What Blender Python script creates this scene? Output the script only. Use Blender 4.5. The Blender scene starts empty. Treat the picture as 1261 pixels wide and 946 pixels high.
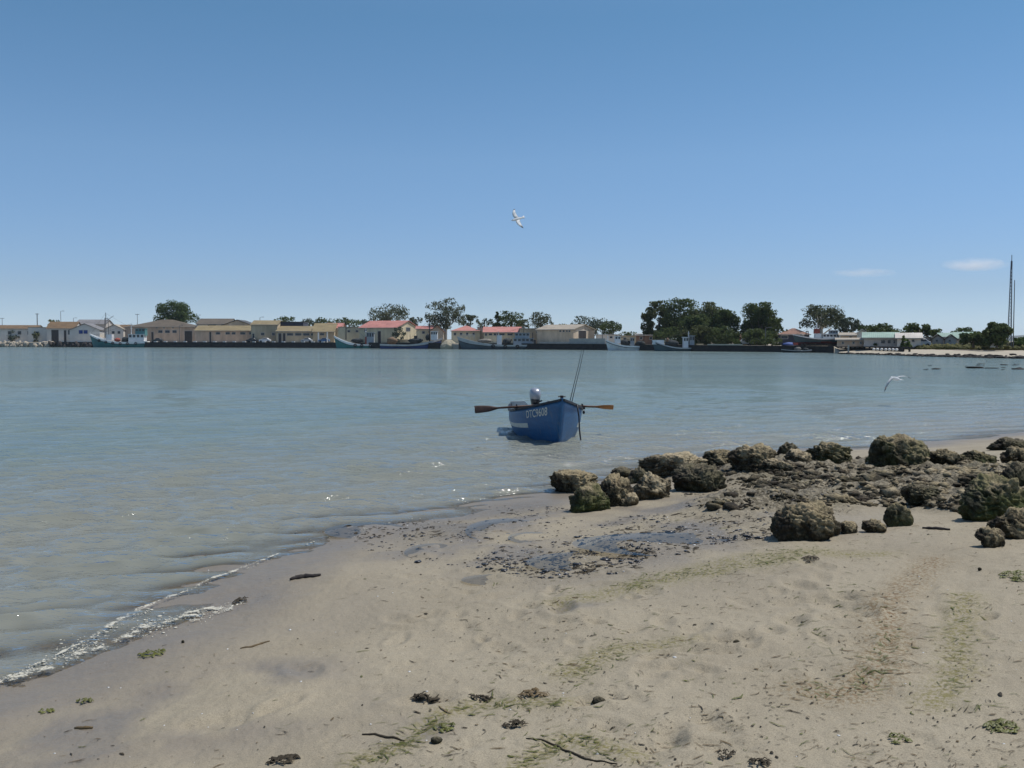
import bpy, bmesh, math, random
import numpy as np
from mathutils import Vector, Matrix

R = math.radians
PI = math.pi
scene = bpy.context.scene
COL = scene.collection
random.seed(7)
rng = np.random.default_rng(11)

# ------------------------------------------------------------------ camera model (photo pixels 1261 x 946)
F, CX, CY, EYE = 1200.0, 630.5, 473.0, 2.2
PITCH = math.atan(53.0 / F)
CP, SP = math.cos(PITCH), math.sin(PITCH)

def ray(px, py):
    u = (px - CX) / F; v = (CY - py) / F
    return Vector((u, CP + v * SP, -SP + v * CP))

def at(px, py, Y):
    d = ray(px, py); k = Y / d.y
    return Vector((d.x * k, Y, EYE + d.z * k))

def gnd(px, py, z=0.0):
    d = ray(px, py); k = (z - EYE) / d.z
    return Vector((d.x * k, d.y * k, z))

def proj(p):
    x, y, z = p[0], p[1], p[2] - EYE
    zc = y * CP - z * SP
    return CX + F * x / zc, CY - F * (y * SP + z * CP) / zc

cam_d = bpy.data.cameras.new('camera')
cam = bpy.data.objects.new('camera', cam_d); COL.objects.link(cam)
cam.location = (0, 0, EYE); cam.rotation_euler = (PI / 2 - PITCH, 0, 0)
cam_d.sensor_width = 36.0; cam_d.lens = 36.0 * F / 1261.0
cam_d.clip_start = 0.1; cam_d.clip_end = 30000
scene.camera = cam

# ------------------------------------------------------------------ numpy noise
_tab = np.random.default_rng(5).random(65536)

def _h2(ix, iy, s):
    return _tab[((ix * 73856093) ^ (iy * 19349663) ^ (s * 83492791 + 12345)) & 65535]

def vn2(x, y, s=0):
    x = np.asarray(x, float); y = np.asarray(y, float)
    ix = np.floor(x).astype(np.int64); iy = np.floor(y).astype(np.int64)
    fx = x - ix; fy = y - iy
    fx = fx * fx * fx * (fx * (fx * 6 - 15) + 10); fy = fy * fy * fy * (fy * (fy * 6 - 15) + 10)
    a = _h2(ix, iy, s); b = _h2(ix + 1, iy, s); c = _h2(ix, iy + 1, s); d = _h2(ix + 1, iy + 1, s)
    return (a + (b - a) * fx) * (1 - fy) + (c + (d - c) * fx) * fy

def fbm2(x, y, s=0, o=4, g=0.5):
    t = 0; a = 1; n = 0; f = 1
    for i in range(o):
        t = t + a * (vn2(x * f + 17.3 * i, y * f - 9.1 * i, s + i) - 0.5); n += a; a *= g; f *= 2.03
    return t / n * 2

def _h3(ix, iy, iz, s):
    return _tab[((ix * 73856093) ^ (iy * 19349663) ^ (iz * 49979687) ^ (s * 83492791 + 777)) & 65535]

def vn3(x, y, z, s=0):
    ix = np.floor(x).astype(np.int64); iy = np.floor(y).astype(np.int64); iz = np.floor(z).astype(np.int64)
    fx = x - ix; fy = y - iy; fz = z - iz
    q = lambda t: t * t * t * (t * (t * 6 - 15) + 10)
    fx, fy, fz = q(fx), q(fy), q(fz)
    def pl(k):
        a = _h3(ix, iy, iz + k, s); b = _h3(ix + 1, iy, iz + k, s); c = _h3(ix, iy + 1, iz + k, s); d = _h3(ix + 1, iy + 1, iz + k, s)
        return (a + (b - a) * fx) * (1 - fy) + (c + (d - c) * fx) * fy
    return pl(0) * (1 - fz) + pl(1) * fz

def fbm3(p, f, s=0, o=4, g=0.5, ridged=False):
    t = 0; a = 1; n = 0
    for i in range(o):
        v = vn3(p[:, 0] * f + 13.7 * i, p[:, 1] * f + 5.1 * i, p[:, 2] * f - 7.7 * i, s + i * 3)
        v = (1 - np.abs(2 * v - 1)) - 0.5 if ridged else v - 0.5
        t = t + a * v; n += a; a *= g; f *= 2.07
    return t / n * 2

# ------------------------------------------------------------------ objects
def tag(o, label=None, cat=None, group=None, kind=None):
    if label: o['label'] = label
    if cat: o['category'] = cat
    if group: o['group'] = group
    if kind: o['kind'] = kind
    return o

def empty(name, loc, label, cat, group=None, rz=0.0):
    o = bpy.data.objects.new(name, None); COL.objects.link(o)
    o.location = loc; o.rotation_euler = (0, 0, rz); o.empty_display_size = 0.2
    return tag(o, label, cat, group)

def link_mesh(name, me, mat, parent=None, smooth=False, loc=None):
    o = bpy.data.objects.new(name, me); COL.objects.link(o)
    if mat is not None: me.materials.append(mat)
    if smooth: me.shade_smooth()
    if parent is not None: o.parent = parent
    if loc is not None: o.location = loc
    return o

def pyd(name, verts, faces, mat, parent=None, smooth=False, loc=None):
    me = bpy.data.meshes.new(name)
    me.from_pydata(verts if isinstance(verts, list) else [tuple(v) for v in verts], [], faces)
    me.update()
    return link_mesh(name, me, mat, parent, smooth, loc)

def npmesh(name, V, Q, mat, parent=None, smooth=False, loc=None, k=4):
    """V (n,3) array, Q (m,k) int array"""
    me = bpy.data.meshes.new(name)
    V = np.ascontiguousarray(V, dtype=np.float32); Q = np.ascontiguousarray(Q, dtype=np.int32)
    me.vertices.add(len(V)); me.vertices.foreach_set('co', V.ravel())
    me.loops.add(Q.size); me.loops.foreach_set('vertex_index', Q.ravel())
    me.polygons.add(len(Q)); me.polygons.foreach_set('loop_start', np.arange(0, Q.size, k, dtype=np.int32))
    me.update(calc_edges=True)
    return link_mesh(name, me, mat, parent, smooth, loc)

def attr(o, name, arr):
    a = o.data.attributes.new(name, 'FLOAT', 'POINT')
    a.data.foreach_set('value', np.ascontiguousarray(arr, dtype=np.float32).ravel())

def copy_tree(o, parent=None):
    c = o.copy(); COL.objects.link(c)
    if parent is not None: c.parent = parent
    for ch in [q for q in bpy.data.objects if q.parent is o]:
        copy_tree(ch, c)
    return c

class MB:
    def __init__(s): s.v = []; s.f = []
    def add(s, V, Fc):
        n = len(s.v); s.v += [tuple(p) for p in V]; s.f += [tuple(i + n for i in f) for f in Fc]; return s
    def box(s, x0, x1, y0, y1, z0, z1, taper=0.0):
        t = taper
        V = [(x0, y0, z0), (x1, y0, z0), (x1, y1, z0), (x0, y1, z0), (x0 + t, y0 + t, z1), (x1 - t, y0 + t, z1), (x1 - t, y1 - t, z1), (x0 + t, y1 - t, z1)]
        return s.add(V, [(3, 2, 1, 0), (4, 5, 6, 7), (0, 1, 5, 4), (1, 2, 6, 5), (2, 3, 7, 6), (3, 0, 4, 7)])
    def tube(s, pts, rad, seg=8, cap=True):
        pts = [Vector(p) for p in pts]
        if not hasattr(rad, '__len__'): rad = [rad] * len(pts)
        n0 = len(s.v); V = []; Fc = []
        for i, p in enumerate(pts):
            d = (pts[min(i + 1, len(pts) - 1)] - pts[max(i - 1, 0)])
            d = d.normalized() if d.length > 1e-9 else Vector((0, 0, 1))
            up = Vector((0, 0, 1)) if abs(d.z) < 0.9 else Vector((1, 0, 0))
            a = d.cross(up).normalized(); b = d.cross(a).normalized()
            for k in range(seg):
                t = 2 * PI * k / seg
                V.append(p + (a * math.cos(t) + b * math.sin(t)) * rad[i])
        for i in range(len(pts) - 1):
            for k in range(seg):
                q = (k + 1) % seg
                Fc.append((i * seg + k, i * seg + q, (i + 1) * seg + q, (i + 1) * seg + k))
        if cap:
            Fc.append(tuple(range(seg))[::-1]); Fc.append(tuple((len(pts) - 1) * seg + k for k in range(seg)))
        return s.add(V, Fc)
    def loft(s, rings, cap=True, closed=True):
        n = len(rings[0]); V = [p for r in rings for p in r]; Fc = []
        m = n if closed else n - 1
        for i in range(len(rings) - 1):
            for k in range(m):
                q = (k + 1) % n
                Fc.append((i * n + k, i * n + q, (i + 1) * n + q, (i + 1) * n + k))
        if cap: Fc.append(tuple(range(n))[::-1]); Fc.append(tuple((len(rings) - 1) * n + k for k in range(n)))
        return s.add(V, Fc)
    def blob(s, c, r, seg=8, rings=6, jit=0.0):
        V = []; Fc = []
        c = Vector(c)
        if not hasattr(r, '__len__'): r = (r, r, r)
        for i in range(rings + 1):
            th = PI * i / rings
            for k in range(seg):
                ph = 2 * PI * k / seg; j = 1 + random.uniform(-jit, jit)
                V.append((c.x + r[0] * math.sin(th) * math.cos(ph) * j, c.y + r[1] * math.sin(th) * math.sin(ph) * j, c.z + r[2] * math.cos(th) * j))
        for i in range(rings):
            for k in range(seg):
                q = (k + 1) % seg
                Fc.append((i * seg + k, (i + 1) * seg + k, (i + 1) * seg + q, i * seg + q))
        return s.add(V, Fc)
    def build(s, name, mat, parent=None, smooth=False, loc=None):
        return pyd(name, s.v, s.f, mat, parent, smooth, loc)

# ------------------------------------------------------------------ materials
def newmat(name):
    m = bpy.data.materials.new(name); m.use_nodes = True
    nt = m.node_tree; b = nt.nodes['Principled BSDF']
    return m, nt, b

def nd(nt, t, **kw):
    n = nt.nodes.new(t)
    for k, v in kw.items():
        if k.startswith('i_'): n.inputs[k[2:].replace('_', ' ')].default_value = v
        else: setattr(n, k, v)
    return n

def noise_node(nt, vec, scale, detail=4, rough=0.55):
    n = nd(nt, 'ShaderNodeTexNoise'); n.inputs['Scale'].default_value = scale
    n.inputs['Detail'].default_value = detail; n.inputs['Roughness'].default_value = rough
    if vec is not None: nt.links.new(vec, n.inputs['Vector'])
    return n.outputs['Fac']

def ramp(nt, fac, stops):
    r = nd(nt, 'ShaderNodeValToRGB'); cr = r.color_ramp
    while len(cr.elements) < len(stops): cr.elements.new(0.5)
    for e, (p, c) in zip(cr.elements, stops):
        e.position = p; e.color = (c[0], c[1], c[2], 1) if hasattr(c, '__len__') else (c, c, c, 1)
    nt.links.new(fac, r.inputs['Fac']); return r.outputs['Color']

def mixc(nt, fac, a, b, blend='MIX'):
    m = nd(nt, 'ShaderNodeMix', data_type='RGBA', blend_type=blend)
    for s, v in ((m.inputs[0], fac), (m.inputs[6], a), (m.inputs[7], b)):
        if hasattr(v, 'is_output') or hasattr(v, 'links'): nt.links.new(v, s)
        elif hasattr(v, '__len__'): s.default_value = (v[0], v[1], v[2], 1)
        else: s.default_value = v
    return m.outputs[2]

def mth(nt, op, a, b=None, c=None, clamp=False):
    m = nd(nt, 'ShaderNodeMath', operation=op, use_clamp=clamp)
    for i, v in enumerate((a, b, c)):
        if v is None: continue
        if hasattr(v, 'links'): nt.links.new(v, m.inputs[i])
        else: m.inputs[i].default_value = v
    return m.outputs[0]

def bump(nt, h, strength, dist, normal=None):
    b = nd(nt, 'ShaderNodeBump'); b.inputs['Strength'].default_value = strength; b.inputs['Distance'].default_value = dist
    nt.links.new(h, b.inputs['Height'])
    if normal is not None: nt.links.new(normal, b.inputs['Normal'])
    return b.outputs['Normal']

_mc = {}
def M(name, c, rough=0.7, var=0.35, scale=1.5, bmp=0.0, bscale=8.0, spec=0.3, metal=0.0, streak=1.0):
    """weathered procedural surface: colour broken up by two noises"""
    if name in _mc: return _mc[name]
    m, nt, b = newmat(name)
    tc = nd(nt, 'ShaderNodeTexCoord').outputs['Object']
    mp = nd(nt, 'ShaderNodeMapping'); mp.inputs['Scale'].default_value = (1, 1, streak); nt.links.new(tc, mp.inputs['Vector'])
    f1 = noise_node(nt, mp.outputs[0], scale, 5, 0.65)
    lo = [x * (1 - var) for x in c]; hi = [min(1, x * (1 + var * 0.7)) for x in c]
    col = ramp(nt, f1, [(0.3, lo), (0.7, hi)])
    nt.links.new(col, b.inputs['Base Color'])
    b.inputs['Roughness'].default_value = rough; b.inputs['Metallic'].default_value = metal
    b.inputs['Specular IOR Level'].default_value = spec
    if bmp:
        nt.links.new(bump(nt, noise_node(nt, tc, bscale, 4), 0.6, bmp), b.inputs['Normal'])
    _mc[name] = m
    return m

def roofmat(name, c, period=0.5):
    if name in _mc: return _mc[name]
    m, nt, b = newmat(name)
    tc = nd(nt, 'ShaderNodeTexCoord').outputs['Object']
    f1 = noise_node(nt, tc, 0.35, 6, 0.7); f2 = noise_node(nt, tc, 3.0, 3, 0.6)
    f = mth(nt, 'ADD', mth(nt, 'MULTIPLY', f1, 0.7), mth(nt, 'MULTIPLY', f2, 0.3))
    col = ramp(nt, f, [(0.32, [x * 0.62 for x in c]), (0.52, c), (0.7, [min(1, x * 1.25) for x in c])])
    w = nd(nt, 'ShaderNodeTexWave', wave_type='BANDS', bands_direction='X'); w.inputs['Scale'].default_value = 1.0 / period / 3.14 * 1.57
    nt.links.new(tc, w.inputs['Vector'])
    nt.links.new(col, b.inputs['Base Color']); b.inputs['Roughness'].default_value = 0.65; b.inputs['Specular IOR Level'].default_value = 0.3
    nt.links.new(bump(nt, w.outputs['Fac'], 0.5, 0.04), b.inputs['Normal'])
    _mc[name] = m
    return m
# ------------------------------------------------------------------ light
SUN_EL, SUN_AZ = R(64), R(74)          # high midday sun, beyond the far shore and a little to one side
w = bpy.data.worlds.new('World'); scene.world = w; w.use_nodes = True
nt = w.node_tree
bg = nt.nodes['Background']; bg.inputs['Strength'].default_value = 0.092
sk = nt.nodes.new('ShaderNodeTexSky'); sk.sky_type = 'NISHITA'; sk.sun_disc = False
sk.sun_elevation = SUN_EL; sk.sun_rotation = SUN_AZ
sk.altitude = 0; sk.air_density = 1.0; sk.dust_density = 0.0; sk.ozone_density = 3.0
tcw = nd(nt, 'ShaderNodeTexCoord').outputs['Generated']; sx = nd(nt, 'ShaderNodeSeparateXYZ'); nt.links.new(tcw, sx.inputs[0])
clear = ramp(nt, sx.outputs['Z'], [(0.0, (.60, .80, 1.27)), (.05, (.57, .68, .96)), (.18, (.72, .86, .99)), (.31, (.64, .88, .95)), (.60, (1.3, 1.33, 1.30))])  # tints sky by height; overhead part brightened as added fill light
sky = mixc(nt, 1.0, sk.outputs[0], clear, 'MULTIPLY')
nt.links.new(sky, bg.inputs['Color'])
sd = bpy.data.lights.new('sun', 'SUN'); sd.energy = 3.75; sd.angle = R(0.53); sd.color = (1.0, 0.965, 0.91)
sun = bpy.data.objects.new('sun', sd); COL.objects.link(sun)
S = Vector((math.sin(SUN_AZ) * math.cos(SUN_EL), math.cos(SUN_AZ) * math.cos(SUN_EL), math.sin(SUN_EL)))
sun.rotation_euler = (-S).to_track_quat('-Z', 'Y').to_euler(); sun.location = S * 200
vs = scene.view_settings
vs.view_transform = 'Standard'; vs.look = 'None'; vs.exposure = 0.15; vs.gamma = 1.0; vs.use_curve_mapping = False
scene.cycles.max_bounces = 6; scene.cycles.diffuse_bounces = 3; scene.cycles.glossy_bounces = 3
scene.cycles.transparent_max_bounces = 10; scene.cycles.volume_bounces = 3
scene.cycles.caustics_reflective = False; scene.cycles.caustics_refractive = False

# thin sea haze over the whole place, below the clouds
m = bpy.data.materials.new('haze'); m.use_nodes = True; nt = m.node_tree; nt.nodes.remove(nt.nodes['Principled BSDF'])
pv = nd(nt, 'ShaderNodeVolumePrincipled'); pv.inputs['Color'].default_value = (.80, .90, 1.0, 1); pv.inputs['Density'].default_value = 0.00006; pv.inputs['Anisotropy'].default_value = 0.0
nt.links.new(pv.outputs[0], nt.nodes['Material Output'].inputs['Volume'])
HZ = MB().box(-5500, 5500, -1200, 7000, -4, 75).build('haze', m); tag(HZ, 'thin pale blue sea haze', 'haze', kind='stuff')
# ------------------------------------------------------------------ beach height field
shore_px = [(0, 856), (80, 818), (150, 787), (230, 748), (300, 713), (370, 680), (450, 652), (530, 637), (610, 625), (690, 610), (760, 592),
            (830, 572), (900, 559), (980, 553), (1060, 553), (1120, 549), (1190, 541), (1261, 532)]
SH = [(-30, -40), (-14, -16), (-7.2, -3), (-4.9, 2.6)] + [tuple(gnd(x, y, 0)[:2]) for x, y in shore_px] + [(16, 26.5), (24, 31), (45, 42), (95, 60)]
SH = np.array(SH, float)

def sdist(x, y):
    best = np.full(np.shape(x), 1e9); sg = np.ones(np.shape(x))
    for a, b in zip(SH[:-1], SH[1:]):
        d = b - a; L2 = d @ d
        t = np.clip(((x - a[0]) * d[0] + (y - a[1]) * d[1]) / L2, 0, 1)
        ex = x - (a[0] + t * d[0]); ey = y - (a[1] + t * d[1])
        q = ex * ex + ey * ey
        cr = d[0] * (y - a[1]) - d[1] * (x - a[0])
        m = q < best - 1e-12
        best = np.where(m, q, best); sg = np.where(m, np.where(cr < 0, 1.0, -1.0), sg)
    return np.sqrt(best) * sg

def hprof(s):
    return np.where(s > 0, 1.15 * (1 - np.exp(-np.maximum(s, 0) / 10.5)), np.maximum(0.055 * s, -0.55 + 0.03 * s))

def hit0(px, py):
    z = 0.2
    for _ in range(8):
        p = gnd(px, py, z); z = float(hprof(sdist(np.array([p.x]), np.array([p.y])))[0])
    return gnd(px, py, z)

def ell(px, py, rx, ry):
    c = hit0(px, py); n = hit0(px, py + ry); f = hit0(px, py - ry)
    return (c.x, (n.y + f.y) / 2, rx / F * c.y, (f.y - n.y) / 2)

def emask(x, y, E, soft=0.5):
    m = np.zeros(np.shape(x))
    for cx, cy, ax, ay in E:
        q = np.sqrt(((x - cx) / ax) ** 2 + ((y - cy) / ay) ** 2)
        m = np.maximum(m, np.clip((1 + soft - q) / (2 * soft), 0, 1))
    return m * m * (3 - 2 * m)

SHELF = [ell(*e) for e in [(850, 583, 70, 11), (930, 583, 80, 20), (1010, 590, 90, 26), (1110, 592, 110, 28), (1215, 590, 90, 26), (950, 622, 95, 14), (1180, 620, 60, 12)]]
MUSS = [ell(*e) for e in [(690, 690, 95, 22), (780, 672, 80, 18), (860, 650, 110, 20), (915, 655, 65, 14), (640, 630, 60, 9), (960, 610, 120, 18), (560, 650, 60, 12)]]
POOL_PX = [(835, 668, 105, 11), (725, 690, 62, 10), (622, 652, 40, 9), (530, 677, 26, 7), (610, 711, 34, 5), (655, 660, 24, 5), (450, 655, 40, 6)]
POOL = [ell(*e) for e in POOL_PX]
WETP = [ell(*e) for e in [(760, 660, 290, 45), (560, 665, 130, 32), (150, 900, 260, 40), (280, 840, 130, 26), (500, 905, 60, 18), (690, 748, 50, 6), (70, 930, 160, 40)]]

def pline(pts):
    return np.array([tuple(hit0(*p)[:2]) for p in pts])
def pdist(x, y, P):
    best = np.full(np.shape(x), 1e9)
    for a, b in zip(P[:-1], P[1:]):
        d = b - a
        t = np.clip(((x - a[0]) * d[0] + (y - a[1]) * d[1]) / (d @ d), 0, 1)
        best = np.minimum(best, np.hypot(x - a[0] - t * d[0], y - a[1] - t * d[1]))
    return best
ALG = [(pline([(700, 740), (770, 722), (850, 702), (920, 688), (1010, 680), (1080, 682)]), 0.10), (pline([(820, 712), (880, 703), (960, 692)]), 0.12),
       (pline([(1150, 690), (1090, 745), (1095, 790), (1080, 830), (1045, 852), (1000, 850)]), 0.09), (pline([(1190, 735), (1178, 790), (1180, 825), (1150, 860)]), 0.07),
       (pline([(440, 940), (500, 918), (545, 880), (600, 868), (690, 868)]), 0.05), (pline([(640, 946), (700, 912), (780, 935)]), 0.05), (pline([(700, 830), (760, 800), (840, 790)]), 0.08)]

# footprints: trodden dents across the beach
dents = []
for px, py, r, dep in [(345, 872, .10, .03), (275, 892, .16, .02), (375, 826, .13, .02), (525, 865, .11, .03), (690, 748, .13, .035), (860, 775, .12, .02), (905, 790, .12, .03), (1035, 745, .20, .035),
                       (1045, 760, .12, .03), (975, 765, .12, .02), (985, 740, .13, .02), (1050, 790, .12, .02), (950, 780, .1, .02), (1055, 735, .1, .03), (730, 866, .09, .03), (850, 890, .12, .015),
                       (985, 722, .12, .025), (460, 850, .12, .012), (570, 770, .13, .015), (1020, 790, .1, .015), (880, 805, .1, .018), (935, 826, .1, .014), (1150, 825, .12, .012)]:
    p = hit0(px, py); dents.append((p.x, p.y, r, dep, random.uniform(0, PI)))
for _ in range(130):
    p = hit0(random.uniform(480, 1240), random.uniform(695, 940) if random.random() < .6 else random.uniform(700, 830))
    dents.append((p.x, p.y, random.uniform(.05, .13), random.uniform(.006, .02), random.uniform(0, PI)))

def H(x, y, fine=True):
    x = np.asarray(x, float); y = np.asarray(y, float)
    s = sdist(x, y)
    z = hprof(s + 0.35 * fbm2(x * 0.9, y * 0.9, 3, 3))
    land = np.clip((s + 1.0) / 2.0, 0, 1)
    z = z + (0.05 * fbm2(x * 0.45, y * 0.45, 8, 3) + 0.012 * fbm2(x * 2.1, y * 2.1, 21, 3)) * land
    for (cx, cy, ax, ay), in zip(POOL):
        q = np.sqrt(((x - cx) / ax) ** 2 + ((y - cy) / ay) ** 2)
        m = np.clip(1.5 - q, 0, 1); m = m * m * (3 - 2 * m)
        z = z * (1 - m) + (pool_z[(cx, cy)] + 0.004 + 0.05 * fbm2(x * 2.6, y * 1.3, 31, 4)) * m
    sm = emask(x, y, SHELF)
    rid = fbm2(x * 2.6, y * 2.6, 41, 5, 0.62)
    z = z + sm * (0.10 + 0.14 * rid + 0.03 * fbm2(x * 13, y * 13, 47, 3))
    if fine:
        for dx, dy, r, dep, a in dents:
            m = (np.abs(x - dx) < 3 * r) & (np.abs(y - dy) < 3 * r)
            if not m.any(): continue
            lx = x[m] - dx; ly = y[m] - dy
            u = (lx * math.cos(a) + ly * math.sin(a)) / (r * 1.25); v = (-lx * math.sin(a) + ly * math.cos(a)) / (r * 0.62)
            q = u * u + v * v + 0.5 * fbm2(lx * 14 + dx, ly * 14, 5, 2)
            zz = z[m]; zz = zz - dep * np.exp(-q) + dep * 0.45 * np.exp(-(np.sqrt(np.maximum(q, 0)) - 1.55) ** 2 * 4); z[m] = zz
        z = z + (0.006 * fbm2(x * 9, y * 9, 61, 3) + 0.0035 * fbm2(x * 30, y * 30, 67, 2)) * land
    return z

pool_z = {}
for (cx, cy, ax, ay) in POOL:
    pool_z[(cx, cy)] = max(0.03, float(hprof(sdist(np.array([cx]), np.array([cy])))[0]) - 0.02)

def h1(x, y):
    if 'Z' not in GRID: return float(H(np.array([x]), np.array([y]))[0])
    return float(HQ(np.array([x]), np.array([y]))[0])

GRID = {}
def HQ(x, y):
    """height of the finished sand sheet, looked up on its grid"""
    x = np.asarray(x, float); y = np.asarray(y, float)
    a = np.arctan2(x, y); r = np.hypot(x, y); A_, R_, Z_ = GRID['A'], GRID['R'], GRID['Z']
    ia = np.clip(np.searchsorted(A_, a) - 1, 0, len(A_) - 2); ir = np.clip(np.searchsorted(R_, r) - 1, 0, len(R_) - 2)
    fa = np.clip((a - A_[ia]) / (A_[ia + 1] - A_[ia]), 0, 1); fr = np.clip((r - R_[ir]) / (R_[ir + 1] - R_[ir]), 0, 1)
    return (Z_[ir, ia] * (1 - fa) + Z_[ir, ia + 1] * fa) * (1 - fr) + (Z_[ir + 1, ia] * (1 - fa) + Z_[ir + 1, ia + 1] * fa) * fr

def hit(px, py):
    z = 0.2
    for _ in range(10):
        p = gnd(px, py, z); z = 0.5 * z + 0.5 * max(h1(p.x, p.y), 0.0)
    return gnd(px, py, z)

def polar(a_dense, n_dense, n_coarse, radii):
    A = np.concatenate([np.linspace(-a_dense, a_dense, n_dense), np.linspace(a_dense, 2 * PI - a_dense, n_coarse + 2)[1:-1]])
    n = len(A); X = np.outer(radii, np.sin(A)); Y = np.outer(radii, np.cos(A))
    nr = len(radii); i = np.arange(nr - 1)[:, None]; j = np.arange(n)[None, :]; k = (j + 1) % n
    Q = np.stack(np.broadcast_arrays(i * n + j, i * n + k, (i + 1) * n + k, (i + 1) * n + j), -1).reshape(-1, 4)
    return X, Y, Q, A

# --- sand sheet
radii = np.concatenate([[0.02, .8], np.geomspace(1.9, 30, 560), np.geomspace(31, 110, 30)])
X, Y, Q, A = polar(R(34), 760, 70, radii)
Z = H(X, Y)
GRID.update(A=A[:760], R=radii, Z=Z[:, :760])
sd_ = sdist(X, Y)
o_beach = None
V = np.stack([X, Y, Z], -1).reshape(-1, 3)
m, nt, b = newmat('sand')
geo = nd(nt, 'ShaderNodeNewGeometry').outputs['Position']
def at_(n): return nd(nt, 'ShaderNodeAttribute', attribute_name=n).outputs['Fac']
wet, rocky, alg, red = at_('wet'), at_('rocky'), at_('algae'), at_('red')
n1 = noise_node(nt, geo, 1.1, 6, 0.6); n2 = noise_node(nt, geo, 14, 5, 0.65); n3 = noise_node(nt, geo, 160, 2, 0.6); n4 = noise_node(nt, geo, 45, 3, 0.6)
dry = ramp(nt, n1, [(0.3, (0.256, 0.216, 0.151)), (0.7, (0.324, 0.276, 0.195))])
dry = mixc(nt, mth(nt, 'MULTIPLY', n2, 0.55), dry, (0.235, 0.197, 0.134))
spk = ramp(nt, n3, [(0.30, 0.62), (0.5, 1.0), (0.68, 1.22)])
dry = mixc(nt, 0.8, dry, spk, 'MULTIPLY')
wetf = mth(nt, 'ADD', wet, mth(nt, 'MULTIPLY', mth(nt, 'SUBTRACT', n1, 0.5), mth(nt, 'MULTIPLY', wet, 1.2)), clamp=True)
wc = mixc(nt, n2, (0.165, 0.138, 0.104), (0.215, 0.180, 0.136))
col = mixc(nt, wetf, dry, wc)
af = mth(nt, 'MULTIPLY', alg, ramp(nt, n4, [(0.42, 0), (0.62, 1)]))
col = mixc(nt, af, col, (0.150, 0.130, 0.032))
col = mixc(nt, mth(nt, 'MULTIPLY', red, ramp(nt, n4, [(0.45, 0), (0.65, 0.8)])), col, (0.16, 0.085, 0.045))
n5 = noise_node(nt, geo, 22, 5, 0.7)
rf = mth(nt, 'MULTIPLY', rocky, ramp(nt, n5, [(0.42, 0), (0.56, 1)]))
col = mixc(nt, rf, col, mixc(nt, n3, (0.05, 0.042, 0.028), (0.12, 0.10, 0.06)))
nt.links.new(col, b.inputs['Base Color'])
rg = mth(nt, 'SUBTRACT', 0.88, mth(nt, 'MULTIPLY', wetf, 0.46))
nt.links.new(mth(nt, 'ADD', rg, mth(nt, 'MULTIPLY', mth(nt, 'SUBTRACT', n2, 0.5), 0.25)), b.inputs['Roughness'])
b.inputs['Specular IOR Level'].default_value = 0.3
nrm = bump(nt, n2, 0.55, 0.018); nrm = bump(nt, n4, 0.5, 0.006, nrm); nrm = bump(nt, n3, 0.35, 0.0025, nrm)
nrm = bump(nt, mth(nt, 'MULTIPLY', n5, rocky), 0.8, 0.05, nrm)
nt.links.new(nrm, b.inputs['Normal'])
SAND = m
o_beach = npmesh('beach', V, Q, SAND, smooth=True); tag(o_beach, 'grey beige sandy beach sloping into the water', 'beach', kind='structure')
wetv = np.clip(1.35 - sd_ / (1.05 + 0.5 * fbm2(X * .8, Y * .8, 77, 3)), 0, 1)
wetv = np.maximum(wetv, 0.95 * emask(X, Y, WETP, 0.6) * np.clip(0.55 + 1.6 * fbm2(X * 1.7, Y * 1.7, 90, 4), 0, 1))
wetv = np.maximum(wetv, np.clip(0.75 - (sd_ - .5) / 2.6, 0, 1) * np.clip(0.4 + 1.5 * fbm2(X * .7, Y * .7, 91, 3), 0, 1) * .9)
wetv = np.where(sd_ < 0, 1, wetv)
attr(o_beach, 'wet', wetv)
attr(o_beach, 'rocky', np.maximum(emask(X, Y, SHELF) * .9, 0.30 * emask(X, Y, MUSS, .6)))
av = np.zeros_like(X); rv = np.zeros_like(X)
for i, (P, wd) in enumerate(ALG):
    g = np.exp(-(pdist(X, Y, P) / (wd * 1.6)) ** 2)
    if i == 2: rv = np.maximum(rv, g)
    av = np.maximum(av, g * (0.5 if i == 2 else 0.85))
av = np.maximum(av, 0.5 * emask(X, Y, SHELF) * np.clip(2 * fbm2(X * 1.1, Y * 1.1, 55, 3), 0, 1))
attr(o_beach, 'algae', av); attr(o_beach, 'red', rv)

# --- pools left by the tide
m, nt, b = newmat('pool_water')
out = nt.nodes['Material Output']; nt.nodes.remove(b)
gl = nd(nt, 'ShaderNodeBsdfGlossy'); gl.inputs['Roughness'].default_value = 0.06
tr = nd(nt, 'ShaderNodeBsdfTransparent'); tr.inputs['Color'].default_value = (0.80, 0.78, 0.72, 1)
fr = nd(nt, 'ShaderNodeFresnel'); fr.inputs['IOR'].default_value = 1.33
geo = nd(nt, 'ShaderNodeNewGeometry').outputs['Position']
nn = bump(nt, noise_node(nt, geo, 9, 3), 0.06, 0.006); nt.links.new(nn, gl.inputs['Normal'])
mx = nd(nt, 'ShaderNodeMixShader'); nt.links.new(mth(nt, 'MULTIPLY', fr.outputs[0], .75), mx.inputs[0]); nt.links.new(tr.outputs[0], mx.inputs[1]); nt.links.new(gl.outputs[0], mx.inputs[2])
nt.links.new(mx.outputs[0], out.inputs['Surface'])
POOLM = m
for (cx, cy, ax, ay) in POOL:
    n = 40; vs_ = [(cx, cy, pool_z[(cx, cy)])] + [(cx + ax * 1.25 * math.cos(2 * PI * k / n), cy + ay * 1.25 * math.sin(2 * PI * k / n), pool_z[(cx, cy)]) for k in range(n)]
    o = pyd('puddle', vs_, [(0, 1 + k, 1 + (k + 1) % n) for k in range(n)], POOLM)
    tag(o, 'shallow puddle left by the tide on wet sand', 'puddle', 'puddles on the wet sand', 'structure')

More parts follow.
